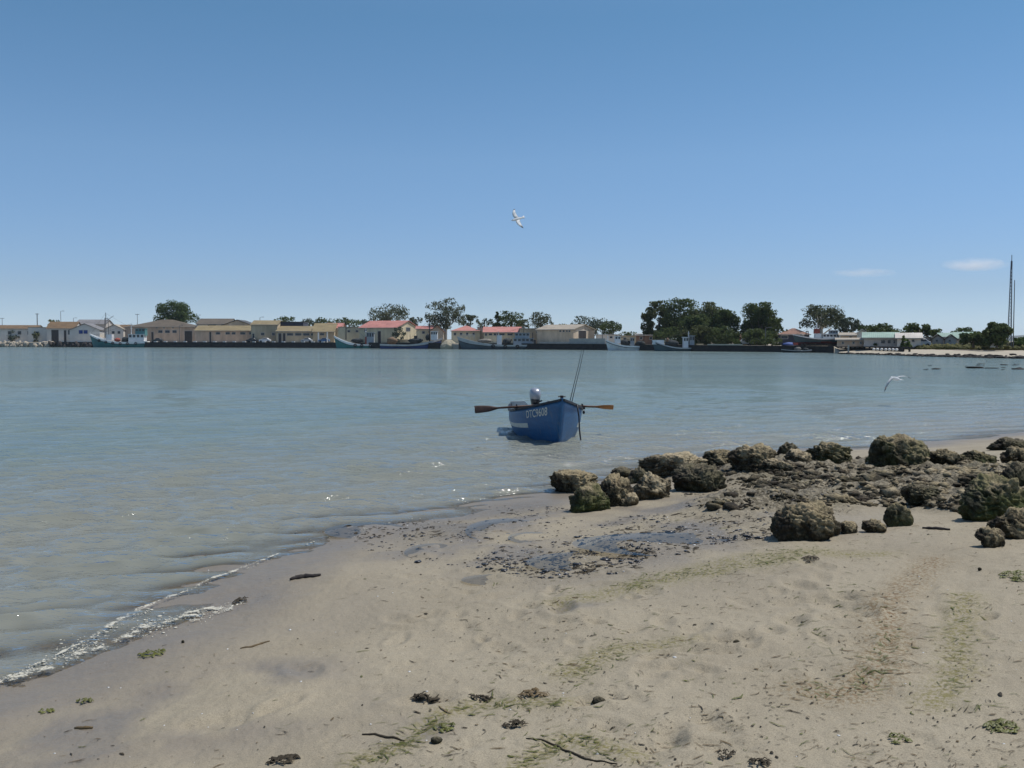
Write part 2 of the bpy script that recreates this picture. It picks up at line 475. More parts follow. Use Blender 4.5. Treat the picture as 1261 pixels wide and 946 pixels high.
# ------------------------------------------------------------------ water
radii = np.concatenate([np.geomspace(3.0, 340, 760), np.geomspace(350, 5000, 20)])
X, Y, Q, A = polar(R(34), 680, 60, radii)
sd_w = sdist(X, Y)
Rr = np.hypot(X, Y)
cell = np.maximum(Rr * (R(68) / 680), Rr * (math.log(340 / 3.0) / 760))
wr = np.random.default_rng(3)
Zw = np.zeros_like(X)
gust = 0.95 + 0.5 * fbm2(X * .06, Y * .03, 12, 3)
DX = np.zeros_like(X); DY = np.zeros_like(X)
damp = np.clip(-sd_w / 1.6 + 0.30, 0.12, 1)
for k in range(84):
    lam = 0.13 * (1.25 / 0.13) ** wr.random(); kk = 2 * PI / lam
    th = wr.normal(R(-66), R(13 + 14 * (lam < .45))); ct, st_ = math.cos(th), math.sin(th)
    ph = wr.random() * 2 * PI
    amp = 0.0034 * (lam / 0.5) ** 0.72
    env = np.clip((lam / cell - 2.6) / 2.4, 0, 1) * np.clip(0.95 + 1.5 * fbm2((X * ct + Y * st_) * .55 / max(lam, .3) + k * 3.1, (Y * ct - X * st_) * .22 / max(lam, .3), 100 + k % 7, 2), .1, 2.0) * gust * damp
    arg = kk * (X * ct + Y * st_) + ph + 0.45 * fbm2(X * .7 + k, Y * .7, 120 + k % 5, 2)
    Zw += amp * env * np.cos(arg); q = 1.3 * amp * env * np.sin(arg); DX -= q * ct; DY -= q * st_
# a small swash wave running along the edge
Zw += 0.010 * np.exp(-((sd_w + 0.75 + 0.25 * fbm2(X * .5, Y * .5, 40, 2)) / 0.12) ** 2) * np.clip(fbm2(X * .4, Y * .4, 44, 2) * 2 + .4, 0, 1) * (Rr < 30)
V = np.stack([X + DX, Y + DY, Zw], -1).reshape(-1, 3)
m, nt, b = newmat('estuary_water')
out = nt.nodes['Material Output']; nt.nodes.remove(b)
geo = nd(nt, 'ShaderNodeNewGeometry').outputs['Position']
depth = nd(nt, 'ShaderNodeAttribute', attribute_name='depth').outputs['Fac']
silt = nd(nt, 'ShaderNodeAttribute', attribute_name='silt').outputs['Fac']
mp = nd(nt, 'ShaderNodeMapping'); mp.inputs['Scale'].default_value = (0.45, 1.0, 1.0); mp.inputs['Rotation'].default_value = (0, 0, R(-12)); nt.links.new(geo, mp.inputs['Vector'])
fa = noise_node(nt, mp.outputs[0], 2.0, 5, 0.62); fb = noise_node(nt, mp.outputs[0], 16, 3, 0.6); fc = noise_node(nt, mp.outputs[0], 0.16, 4, 0.6)
mp2 = nd(nt, 'ShaderNodeMapping'); mp2.inputs['Scale'].default_value = (0.012, 0.07, 1.0); nt.links.new(geo, mp2.inputs['Vector'])
gs = ramp(nt, noise_node(nt, mp2.outputs[0], 1.0, 5, 0.65), [(0.36, 0.35), (0.62, 1.0)])
nb = nd(nt, 'ShaderNodeBump'); nb.inputs['Distance'].default_value = 0.21
nt.links.new(fa, nb.inputs['Height']); nt.links.new(gs, nb.inputs['Strength'])
nb2 = nd(nt, 'ShaderNodeBump'); nb2.inputs['Distance'].default_value = 0.016; nb2.inputs['Strength'].default_value = 0.8
nt.links.new(fb, nb2.inputs['Height']); nt.links.new(nb.outputs[0], nb2.inputs['Normal'])
N = nb2.outputs[0]
mur = mixc(nt, silt, (0.152, 0.205, 0.192), (0.228, 0.212, 0.170))
mur = mixc(nt, mth(nt, 'MULTIPLY', fc, 0.45), mur, (0.165, 0.182, 0.145))
df = nd(nt, 'ShaderNodeBsdfDiffuse'); nt.links.new(mur, df.inputs['Color'])
tr = nd(nt, 'ShaderNodeBsdfTransparent'); tr.inputs['Color'].default_value = (0.86, 0.82, 0.72, 1)
al = mth(nt, 'SUBTRACT', 1.0, mth(nt, 'POWER', 2.718, mth(nt, 'MULTIPLY', depth, -55.0)), clamp=True)
body = nd(nt, 'ShaderNodeMixShader'); nt.links.new(al, body.inputs[0]); nt.links.new(tr.outputs[0], body.inputs[1]); nt.links.new(df.outputs[0], body.inputs[2])
gl = nd(nt, 'ShaderNodeBsdfGlossy'); gl.inputs['Roughness'].default_value = 0.07; nt.links.new(N, gl.inputs['Normal'])
fr = nd(nt, 'ShaderNodeFresnel'); fr.inputs['IOR'].default_value = 1.41; nt.links.new(N, fr.inputs['Normal'])
mx = nd(nt, 'ShaderNodeMixShader'); nt.links.new(mth(nt, 'MULTIPLY', fr.outputs[0], 1.0), mx.inputs[0]); nt.links.new(body.outputs[0], mx.inputs[1]); nt.links.new(gl.outputs[0], mx.inputs[2])
nt.links.new(mx.outputs[0], out.inputs['Surface'])
WATER = m
o_w = npmesh('water', V, Q, WATER, smooth=True); tag(o_w, 'calm teal estuary water turning brown near the beach', 'water', kind='structure')
nearm = Rr < 112
dep = np.where(nearm, np.maximum(Zw - H(X, Y, fine=False), 0), 3.0)
dep = np.where(sd_w > 3, 0.0, dep) * 1.0
attr(o_w, 'depth', dep)
siltv = np.clip(1.0 - (-sd_w) / (13 + 6 * fbm2(X * .12, Y * .08, 5, 3)), 0, 1)
attr(o_w, 'silt', np.clip(siltv * 0.95 + 0.20 * fbm2(X * .35, Y * .2, 9, 4), 0.0, 1))

# foam left along the swash line
def icos(sub):
    bm = bmesh.new(); bmesh.ops.create_icosphere(bm, subdivisions=sub, radius=1.0)
    V = np.array([v.co[:] for v in bm.verts]); T = np.array([[v.index for v in f.verts] for f in bm.faces]); bm.free(); return V, T
I1 = icos(1); I2 = icos(2); I5 = icos(5); I6 = icos(6)

def lumps(name, pts, size, flat, mat, base=I1, jit=0.25, sink=0.3):
    """many small irregular lumps in one mesh (stuff)"""
    V0, T0 = base; n = len(pts); nv = len(V0)
    pts = np.asarray(pts); size = np.asarray(size)
    ang = rng.random(n) * 2 * PI; ca, sa = np.cos(ang), np.sin(ang)
    st = rng.uniform(0.65, 1.5, (n, 1))
    P = np.repeat(V0[None], n, 0) * (1 + rng.uniform(-jit, jit, (n, nv, 1)))
    P[..., 0] *= st; P[..., 2] *= flat
    x = P[..., 0] * ca[:, None] - P[..., 1] * sa[:, None]; y = P[..., 0] * sa[:, None] + P[..., 1] * ca[:, None]
    P = np.stack([x, y, P[..., 2]], -1) * size[:, None, None]
    P[..., 2] += (size * flat * (1 - 2 * sink))[:, None]
    P += pts[:, None, :]
    T = (T0[None] + (np.arange(n) * nv)[:, None, None]).reshape(-1, 3)
    return npmesh(name, P.reshape(-1, 3), T, mat, smooth=True, k=3)

def along(pxpts, n, wpx, seed=0, clump=1.0):
    """n points scattered round a pixel polyline, on the ground"""
    r_ = random.Random(seed); segs = list(zip(pxpts[:-1], pxpts[1:])); L = [math.hypot(b[0] - a[0], b[1] - a[1]) for a, b in segs]
    out_ = []
    while len(out_) < n:
        a, b = r_.choices(segs, L)[0]; t = r_.random()
        x = a[0] + (b[0] - a[0]) * t; y = a[1] + (b[1] - a[1]) * t
        if vn2(np.array([x * .045]), np.array([y * .07]), 3 + seed)[0] < clump * 0.5 and r_.random() < .93: continue
        out_.append((x + r_.gauss(0, wpx * 1.6), y + r_.gauss(0, wpx)))
    return out_
fp = along([(-40, 858), (60, 812), (150, 768), (215, 735), (262, 712), (330, 688)], 420, 1.6, 1, 1.08)
fp += along([(-40, 840), (10, 832), (60, 815), (110, 795), (150, 778), (200, 770), (265, 752)], 520, 6, 2, 1.15)
fp += along([(205, 763), (240, 756), (268, 750), (290, 743), (300, 741)], 200, 1.5, 4, .7) + along([(380, 668), (450, 651), (520, 636)], 160, 2.2, 6, 1.0)
P3 = []
for x, y in fp:
    p = gnd(x, y, 0.02); z = max(h1(p.x, p.y), 0.016); p = gnd(x, y, z); P3.append((p.x, p.y, z))
FOAM = M('foam', (0.58, 0.54, 0.43), 0.6, 0.1, 40)
mf, nt, b = newmat('foam_film')
b.inputs['Base Color'].default_value = (.56, .52, .41, 1); b.inputs['Roughness'].default_value = .6
geo = nd(nt, 'ShaderNodeNewGeometry').outputs['Position']; ed = nd(nt, 'ShaderNodeAttribute', attribute_name='edge').outputs['Fac']
k1 = noise_node(nt, geo, 9, 5, .65); vo = nd(nt, 'ShaderNodeTexVoronoi', feature='DISTANCE_TO_EDGE'); vo.inputs['Scale'].default_value = 34; nt.links.new(geo, vo.inputs['Vector'])
cells = mth(nt, 'MULTIPLY', vo.outputs['Distance'], -.9)
lace = mth(nt, 'ADD', mth(nt, 'ADD', mth(nt, 'MULTIPLY', k1, 2.2), cells), mth(nt, 'MULTIPLY', ed, .62))
nt.links.new(ramp(nt, mth(nt, 'MULTIPLY', lace, .5), [(.715, 0), (.80, .85)]), b.inputs['Alpha'])
def film(pxpts, wpx, weight, seed):
    P = [gnd(x, y, .02) for x, y in pxpts]; fine = []
    for a_, c_ in zip(P[:-1], P[1:]):
        n = max(2, int((c_ - a_).length / .02)); fine += [a_ + (c_ - a_) * (i / n) for i in range(n)]
    V = []; E = []; m_ = 13; n = len(fine)
    for i, p in enumerate(fine):
        d = (fine[min(i + 1, n - 1)] - fine[max(i - 1, 0)]).normalized(); nx = Vector((-d.y, d.x, 0)); wv = wpx / F * p.y * (2.2 + 1.6 * fbm2(np.array([p.x * 2.0]), np.array([p.y * 2.0]), seed, 3)[0]); off = .10 * fbm2(np.array([p.x * 1.4]), np.array([p.y * 1.4]), seed + 7, 3)[0]
        for j in range(m_):
            t = j / (m_ - 1) * 2 - 1; q = p + nx * (t * wv + off); V.append((q.x, q.y, 0)); E.append((1 - abs(t) ** 1.5) * weight * min(1, i / 12, (n - 1 - i) / 12))
    V = np.array(V); V[:, 2] = np.maximum(HQ(V[:, 0], V[:, 1]) + .006, 0.026)
    Q = np.array([(i * m_ + j, i * m_ + j + 1, (i + 1) * m_ + j + 1, (i + 1) * m_ + j) for i in range(n - 1) for j in range(m_ - 1)])
    return V, Q, np.array(E)
FV, FQ, FE, nb0 = [], [], [], 0
for pts, wp, wt, sd0 in [([(-40, 862), (20, 832), (60, 812), (110, 788), (150, 768), (215, 735), (262, 712), (330, 686), (352, 676)], 3.2, .82, 1), ([(-40, 852), (10, 836), (60, 818), (110, 798), (150, 782), (200, 768), (265, 750), (304, 740)], 17, .66, 3), ([(205, 763), (240, 757), (268, 750), (290, 743), (302, 740)], 3.2, 1.0, 5), ([(-20, 842), (30, 836), (56, 832)], 6, .95, 8)]:
    a_, q_, e_ = film(pts, wp, wt, sd0); FV.append(a_ + np.array([0, 0, .0025 * len(FV)])); FQ.append(q_ + nb0); FE.append(e_); nb0 += len(a_)
o = npmesh('foam_film', np.concatenate(FV), np.concatenate(FQ), mf, smooth=True); attr(o, 'edge', np.concatenate(FE)); tag(o, 'lacy cream coloured film of foam along the swash line', 'foam', kind='stuff')
o = lumps('foam', P3, np.random.default_rng(2).gamma(1.4, 0.0026, len(P3)) + .0015, 0.2, FOAM, jit=.35)
tag(o, 'scattered cream coloured foam washed up along the water edge', 'foam', kind='stuff')
# bright flecks of foam at the boat and out on the ripples
# ------------------------------------------------------------------ rocks
def rockmat(name, base, green=0.0, lit_crust=(0.36, 0.285, 0.17)):
    m, nt, b = newmat(name)
    tc = nd(nt, 'ShaderNodeTexCoord').outputs['Object']
    n1 = noise_node(nt, tc, 2.2, 6, 0.65); n2 = noise_node(nt, tc, 9, 6, 0.7); n3 = noise_node(nt, tc, 38, 4, 0.7)
    col = mixc(nt, ramp(nt, n2, [(0.35, 0), (0.65, 1)]), [x * 0.24 for x in base], [x * 0.9 for x in base])
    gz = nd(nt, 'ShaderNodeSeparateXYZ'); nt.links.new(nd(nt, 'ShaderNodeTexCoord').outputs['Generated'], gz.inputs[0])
    tide = mth(nt, 'ADD', gz.outputs['Z'], mth(nt, 'MULTIPLY', mth(nt, 'SUBTRACT', n1, .5), 1.5))      # barnacled tops paler, weedy foot darker; sunlit tops and shaded sides painted in
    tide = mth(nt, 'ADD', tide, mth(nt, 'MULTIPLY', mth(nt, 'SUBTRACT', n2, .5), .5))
    col = mixc(nt, ramp(nt, tide, [(0.62, 0), (0.86, 0.92)]), col, lit_crust)
    if green: col = mixc(nt, mth(nt, 'MULTIPLY', ramp(nt, noise_node(nt, tc, 3.1, 5, .6), [(0.40, 0), (0.60, 1)]), green), col, (0.075, 0.088, 0.022))
    col = mixc(nt, 0.75, col, ramp(nt, n3, [(0.32, 0.35), (0.52, 1.0), (0.7, 1.35)]), 'MULTIPLY')
    nt.links.new(col, b.inputs['Base Color']); b.inputs['Roughness'].default_value = 0.85; b.inputs['Specular IOR Level'].default_value = 0.25
    nr = bump(nt, n2, 0.8, 0.05); nr = bump(nt, n3, 0.8, 0.02, nr)
    nt.links.new(nr, b.inputs['Normal'])
    return m
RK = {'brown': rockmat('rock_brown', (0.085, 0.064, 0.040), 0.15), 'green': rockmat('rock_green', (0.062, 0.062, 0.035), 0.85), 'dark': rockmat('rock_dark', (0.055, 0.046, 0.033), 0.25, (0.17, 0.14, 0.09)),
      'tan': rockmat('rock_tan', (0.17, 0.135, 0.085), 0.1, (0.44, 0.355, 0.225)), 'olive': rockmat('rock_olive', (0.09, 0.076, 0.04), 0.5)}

def rock(label, x0, x1, yt, yb, mat, seed, depthk=0.8, box=0.75, rough=0.30, base=I6, group=None):
    P = hit((x0 + x1) / 2, yb - 1.5); Y = P.y
    w_ = (x1 - x0) / F * Y * 1.10; h = (yb - yt) / F * Y; d = min(w_ * depthk, h * 2.4)
    r_ = np.random.default_rng(seed)
    V = base[0].copy()
    V = np.sign(V) * np.abs(V) ** box; V /= np.linalg.norm(V, axis=1)[:, None] ** 0.75
    for _ in range(10):                                            # a few broken facets
        n = r_.normal(size=3); n /= np.linalg.norm(n); dd = r_.uniform(.48, .80)
        ex = np.maximum(V @ n - dd, 0); V = V - ex[:, None] * n * 0.85
    nrm = base[0]; q = V * np.array([w_ / 2, d / 2, h / 2]) / max(h, .15) + r_.uniform(0, 50, 3)
    dip = q @ (np.array([.18, .10, 1.0]) + r_.normal(size=3) * np.array([.22, .22, 0]))
    lay_ = dip * 6.5 + 1.1 * fbm3(q, 2.2, seed + 3, 3); led = np.abs((lay_ % 1.0) - .5) * 2                     # bedding ledges
    dsp = rough * fbm3(q, 1.7, seed, 3) + rough * 0.55 * fbm3(q, 4.6, seed + 9, 4, .6, True) + rough * 0.22 * fbm3(q, 15, seed + 5, 3, .65, True) - rough * .34 * np.clip(.42 - led, 0, 1) / .42 * (fbm3(q, 1.3, seed + 8, 2) + .7)
    V = V + nrm * dsp[:, None]
    lo, hi = V.min(0), V.max(0); V = (V - (lo + hi) / 2) / ((hi - lo) / 2)
    hh = h * 1.55
    V = V * np.array([w_ / 2, d / 2, hh / 2])
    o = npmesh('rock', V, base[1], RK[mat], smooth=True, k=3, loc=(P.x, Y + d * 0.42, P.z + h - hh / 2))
    return tag(o, label, 'rock', group)

G = 'barnacled rocks along the edge of the beach'
rocks = [
 ('squat dark rock alone nearest the water with a pale sandy top', 679, 736, 583, 609, 'brown', 1, .8),
 ('weedy green black rock at the tip of the rock line above wet sand', 703, 751, 598, 632, 'green', 2, .7),
 ('knobbly brown rock wedged behind the weedy green one', 738, 783, 586, 625, 'brown', 3, .8),
 ('small tan rock at the foot of the knobbly brown rock', 762, 787, 609, 625, 'tan', 4, .9),
 ('low dark rock behind the knobbly brown rock at the waterside', 754, 786, 577, 592, 'dark', 5, .8),
 ('rounded tan rock with a black hollow facing the beach', 781, 829, 584, 617, 'tan', 6, .9),
 ('black shadowed rock between tan rock and long ledge', 774, 800, 577, 596, 'dark', 7, .8),
 ('steep sided black rock below the end of the tan ledge', 832, 896, 573, 608, 'dark', 8, .7),
 ('smooth tan slab leaning against the steep black rock', 851, 896, 587, 605, 'tan', 9, .8),
 ('long low tan ledge lying along the water edge', 792, 872, 560, 588, 'tan', 10, 1.3),
 ('dark broken lump on the back of the tan ledge', 862, 905, 556, 576, 'brown', 11, 1.0),
 ('bulky brown rock with two dark hollows beside the shelf', 902, 961, 548, 583, 'brown', 12, .8),
 ('black wedge shaped rock tilted up against the water', 957, 990, 546, 566, 'dark', 13, .7),
 ('pale mottled rock in front of the tilted black wedge', 971, 1003, 555, 572, 'tan', 14, .8),
 ('flat topped olive rock between the black wedge and the biggest boulder', 994, 1057, 546, 573, 'olive', 15, .8),
 ('biggest olive topped boulder with a broad dark face at the back of the shelf', 1079, 1153, 537, 576, 'olive', 16, .8),
 ('low brown rock just beside the biggest boulder', 1147, 1191, 555, 573, 'brown', 17, .9),
 ('flat mossy rock on the back of the shelf before bare sand', 1190, 1236, 557, 573, 'olive', 18, 1.0),
 ('thin dark slab lying on the sand near the far water edge', 1226, 1275, 541, 556, 'dark', 19, 1.2),
 ('squarish brown rock behind the green boulder, cut by the photo edge', 1238, 1280, 551, 572, 'brown', 20, .9),
 ('black upright rock between the green boulder and the squarish rock', 1236, 1275, 570, 597, 'dark', 21, .8),
 ('large green topped boulder at the end of the shelf', 1196, 1280, 588, 645, 'green', 22, .8),
 ('round dark brown boulder in front of the large green one', 1231, 1282, 628, 666, 'brown', 23, .9),
 ('small grainy brown stone in front of the round dark boulder', 1209, 1244, 651, 676, 'brown', 24, .8),
 ('big solitary shaggy boulder on bare sand in front of the shelf', 962, 1046, 622, 668, 'brown', 25, .8),
 ('small ribbed rock on the sand beside the shaggy boulder', 1094, 1128, 621, 650, 'olive', 26, .8),
 ('flat narrow stone lying between the shaggy boulder and the ribbed rock', 1068, 1096, 642, 658, 'brown', 27, .8),
 ('little pebble shaped stone tucked under the shaggy boulder', 1038, 1058, 644, 659, 'brown', 28, .9),
 ('dark hummock of crusted rock rising from the middle of the shelf', 1118, 1162, 600, 622, 'dark', 29, 1.1),
 ('low tan crusted rock between bulky brown rock and the shelf', 935, 985, 567, 582, 'tan', 30, 1.0),
]
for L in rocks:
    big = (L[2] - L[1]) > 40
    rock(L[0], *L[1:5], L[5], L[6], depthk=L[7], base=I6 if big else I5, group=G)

# broken shell and stone rubble on the shelf, mussels on the mud, weed scraps: nobody could count them
def scatter_px(n, areas, seed, dens=1.0):
    r_ = random.Random(seed); W = [a[2] * a[3] * (a[4] if len(a) > 4 else 1) for a in areas]; out_ = []
    while len(out_) < n:
        a = r_.choices(areas, W)[0]; t = r_.random() * 2 * PI; q = math.sqrt(r_.random())
        x = a[0] + a[2] * q * math.cos(t) * 1.15; y = a[1] + a[3] * q * math.sin(t) * 1.15
        if y < 530: continue
        v = vn2(np.array([x * .035]), np.array([y * .11]), seed)[0] * .6 + vn2(np.array([x * .11]), np.array([y * .3]), seed + 1)[0] * .4
        if v < 0.50 * dens and r_.random() < .92: continue
        out_.append((x, y))
    return out_

def gndv(px, py, z):
    u = (px - CX) / F; v = (CY - py) / F; k = (z - EYE) / (-SP + v * CP)
    return u * k, (CP + v * SP) * k
def lay(px_pts, dz=0.0):
    A_ = np.array(px_pts, float); z = np.full(len(A_), .2)
    for _ in range(8):
        x, y = gndv(A_[:, 0], A_[:, 1], z); z = .5 * z + .5 * HQ(x, y)
    x, y = gndv(A_[:, 0], A_[:, 1], z)
    return np.column_stack([x, y, HQ(x, y) + dz])

shelf_a = [(860, 580, 60, 10, .6), (930, 590, 70, 16), (1010, 592, 85, 24), (1110, 594, 110, 27), (1205, 590, 70, 24), (940, 618, 80, 9, .35), (1160, 618, 70, 8, .8)]
r2 = np.random.default_rng(8)
PT = lay(scatter_px(4600, shelf_a, 4, 1.08)); o = lumps('rubble', PT, r2.gamma(1.1, .012, len(PT)) + .006, .55, RK['brown'], I1, .42); tag(o, 'broken stones and crusted shells strewn over the rocky shelf', 'rubble', kind='stuff')
PT = lay(scatter_px(1500, shelf_a, 14, 1.0)); o = lumps('pale_rubble', PT, r2.gamma(1.5, .011, len(PT)) + .007, .55, RK['tan'], I1, .42); tag(o, 'pale stone chips strewn over the rocky shelf', 'rubble', kind='stuff')
mus_a = [(690, 690, 90, 20, 1.2), (780, 672, 75, 15), (845, 652, 100, 18), (910, 652, 62, 13, 1.6), (640, 630, 55, 7, .8), (955, 618, 110, 20, .6), (560, 652, 60, 9, .4), (610, 665, 150, 30, .3), (440, 655, 75, 7, .9), (520, 640, 50, 6, .9)]
MUS = M('mussel_shell', (0.028, 0.024, 0.022), 0.35, 0.5, 30, spec=0.5)
PT = lay(scatter_px(2000, mus_a, 6, 1.12)); o = lumps('mussels', PT, r2.gamma(1.3, .0055, len(PT)) + .0035, .28, MUS, I1, .4); tag(o, 'dark mussels and shells scattered over wet mud by the puddles', 'mussels', kind='stuff')
SHELLM = M('shell', (0.62, 0.60, 0.56), 0.35, 0.2, 30)
PT = lay(scatter_px(420, mus_a, 7, .8) + [(random.uniform(0, 1261), random.uniform(700, 946)) for _ in range(90)]); o = lumps('shell_fragments', PT, r2.gamma(2.0, .0016, len(PT)) + .0014, .4, SHELLM, I1, .35); tag(o, 'tiny white shell fragments over the wet sand', 'shells', kind='stuff')

def strips(name, P, length, width, mat, label, cat, curl=1.0, nseg=5, lift=0.004):
    V = []; Q = []
    for (x, y, z), L, wd in zip(P, length, width):
        a = random.gauss(0, 0.7) + (PI if random.random() < .5 else 0); k = random.gauss(0, curl) / max(L, .01) * .35
        pts = []; cx, cy = x, y
        for i in range(nseg + 1):
            pts.append((cx, cy, a)); cx += math.cos(a) * L / nseg; cy += math.sin(a) * L / nseg; a += k * L / nseg + random.gauss(0, .25 * curl)
        b0 = len(V)
        for i, (px_, py_, aa) in enumerate(pts):
            ww = wd * (0.25 + math.sin(PI * (i + .4) / (nseg + .8))) * .6; tw = random.uniform(-.6, .6)
            nx, ny = -math.sin(aa), math.cos(aa)
            V.append((px_ + nx * ww, py_ + ny * ww, 0, z, lift + ww * tw)); V.append((px_ - nx * ww, py_ - ny * ww, 0, z, lift - ww * tw))
            V.append((px_, py_, 0, z, lift + ww * .7))
        for i in range(nseg):
            q = b0 + i * 3
            Q += [(q, q + 2, q + 5, q + 3), (q + 2, q + 1, q + 4, q + 5)]
    A_ = np.array(V); zz = HQ(A_[:, 0], A_[:, 1]); A_[:, 2] = np.maximum(zz + .001, zz + A_[:, 4])
    o = npmesh(name, A_[:, :3], np.array(Q), mat, smooth=False); tag(o, label, cat, kind='stuff'); return o
WEEDD = M('weed_dark', (0.046, 0.036, 0.022), 0.7, 0.5, 12, spec=.2); WEEDG = M('weed_green', (0.095, 0.098, 0.016), 0.55, 0.4, 9, spec=.4); WEEDB = M('weed_brown', (0.115, 0.078, 0.034), 0.6, 0.4, 9)
def spread_px(n, seed, tests):
    r_ = random.Random(seed); out_ = []
    while len(out_) < n:
        x, y = r_.uniform(-20, 1280), r_.uniform(640, 950)
        g = gnd(x, y, .2); 
        if sdist(np.array([g.x]), np.array([g.y]))[0] < .55: continue
        v = vn2(np.array([x * .02]), np.array([y * .035]), seed)[0] * .55 + vn2(np.array([x * .06]), np.array([y * .1]), seed + 1)[0] * .45
        if r_.random() > max(0.05, min(1, (v - .42) * 4)) * tests(x, y): continue
        out_.append((x, y))
    return out_
right = lambda x, y: 0.12 + 0.88 * min(1, max(0, (x - 380) / 350))
P = lay(spread_px(1350, 31, right)); strips('weed_scraps', P, r2.gamma(1.3, .013, len(P)) + .004, r2.gamma(1.3, .0016, len(P)) + .0009, WEEDD, 'small dark scraps of dried weed over the sand', 'seaweed')
P = lay(spread_px(1200, 33, right)); strips('brown_weed_scraps', P, r2.gamma(1.5, .020, len(P)) + .006, r2.gamma(1.6, .0011, len(P)) + .0007, WEEDB, 'brown threads of dried weed over the sand', 'seaweed')
path_px = []
for pts, n, wd in [([(700, 740), (770, 722), (850, 702), (920, 688), (1010, 680)], 330, 4.5), ([(820, 712), (880, 703), (960, 692)], 120, 3), ([(1090, 745), (1095, 790), (1080, 830), (1045, 852), (1000, 850)], 150, 7),
                   ([(1190, 735), (1178, 790), (1180, 825), (1150, 860)], 110, 8), ([(440, 940), (500, 918), (545, 880), (600, 868), (690, 868)], 230, 4), ([(640, 946), (700, 912), (780, 935)], 120, 8), ([(700, 830), (760, 800), (840, 790)], 130, 9), ([(1060, 700), (1030, 740), (990, 800)], 60, 12)]:
    path_px += along(pts, n, wd, 9 + n, .9)
P = lay([p for p in path_px if p[1] < 948] + spread_px(420, 37, right)); strips('green_weed_threads', P, r2.gamma(2, .016, len(P)) + .012, r2.gamma(1.6, .0012, len(P)) + .0009, WEEDG, 'yellow green threads of weed along the tide lines on the sand', 'seaweed')
P = lay(scatter_px(1200, mus_a + shelf_a[:3], 16, 1.1)); strips('weed_on_mud', P, r2.gamma(1.5, .022, len(P)) + .01, r2.gamma(1.6, .004, len(P)) + .002, WEEDD, 'black weed scraps lying over mud between the puddles', 'seaweed')

# larger pieces one could pick up
def clump(name, label, px, py, w_px, h_px, mat, n, seed, cat='seaweed', wdt=.006, group=None):
    r_ = random.Random(seed); c = hit(px, py); W = w_px / F * c.y / 2; D_ = (hit(px, py - h_px / 2).y - hit(px, py + h_px / 2).y) / 2
    V = []; Q = []
    for _ in range(n):
        t = r_.random() * 2 * PI; q = math.sqrt(r_.random()); x = q * math.cos(t) * W; y = q * math.sin(t) * D_; a = r_.gauss(0, .5); L = r_.uniform(.4, 1) * W * .8; wd = wdt * r_.uniform(.5, 1.3)
        z0 = (1 - q * q) * min(W, .1) * .35 * r_.random()
        b0 = len(V); x -= math.cos(a) * L / 2; y -= math.sin(a) * L / 2
        for i in range(6):
            ww = wd * (.3 + math.sin(PI * (i + .5) / 6)); nx, ny = -math.sin(a), math.cos(a); ar = z0 + .004 + .012 * math.sin(PI * i / 5) * r_.random()
            gz = h1(c.x + x, c.y + y) - c.z
            V += [(x + nx * ww, y + ny * ww, gz + ar - ww * .3), (x, y, gz + ar + ww * .6), (x - nx * ww, y - ny * ww, gz + ar - ww * .3)]
            x += math.cos(a) * L / 5; y += math.sin(a) * L / 5; a += r_.gauss(0, .35)
        for i in range(5):
            k = b0 + i * 3; Q += [(k, k + 1, k + 4, k + 3), (k + 1, k + 2, k + 5, k + 4)]
    o = npmesh(name, np.array(V), np.array(Q), mat, loc=c); return tag(o, label, cat, group)
clump('seaweed_clump', 'bright green weed tuft on bare sand beside the foam', 187, 806, 30, 9, WEEDG, 26, 1)
clump('seaweed_clump', 'small olive weed tuft low on the wet sand, farthest from the rocks', 58, 876, 18, 6, WEEDG, 14, 2)
clump('seaweed_clump', 'short green weed strand on wet sand between two tufts', 103, 866, 22, 5, WEEDG, 14, 3)
clump('seaweed_clump', 'matted olive green weed patch near the bottom corner', 1234, 898, 40, 14, WEEDG, 46, 4)
clump('seaweed_clump', 'yellow green weed patch at the photo edge below the small brown stone', 1252, 711, 34, 14, WEEDG, 46, 5)
clump('seaweed_clump', 'dark weed clump on the smooth sand under the shaggy boulder', 997, 690, 20, 7, WEEDD, 20, 6)
clump('seaweed_clump', 'black weed tangle beside the largest foam patch', 297, 741, 20, 6, WEEDD, 22, 7)
clump('seaweed_clump', 'black weed heap at the bottom edge near wet sand', 349, 938, 36, 9, WEEDD, 34, 8)
clump('seaweed_clump', 'dark flat weed rag curled on a footprint', 522, 862, 36, 6, WEEDD, 26, 9)
clump('seaweed_clump', 'dark weed twist beside a yellow green tide line', 592, 862, 26, 6, WEEDD, 20, 10)
clump('seaweed_clump', 'loose brown weed tangle in the middle of the sand', 657, 857, 34, 12, WEEDB, 26, 11)
clump('seaweed_clump', 'thin dark weed bundle lying crosswise near the bottom', 636, 894, 34, 6, WEEDD, 18, 12)
clump('seaweed_clump', 'yellowish green weed clump before the bottom edge', 548, 898, 26, 10, WEEDG, 22, 13)
clump('seaweed_clump', 'green brown weed spot low on the sand', 1107, 912, 26, 12, WEEDG, 20, 14)
clump('seaweed_clump', 'curled black weed piece at the bottom edge of the sand', 935, 942, 34, 8, WEEDD, 16, 15)
clump('seaweed_clump', 'dark weed curl on grey sand above the bottom edge', 893, 931, 24, 8, WEEDD, 12, 16)

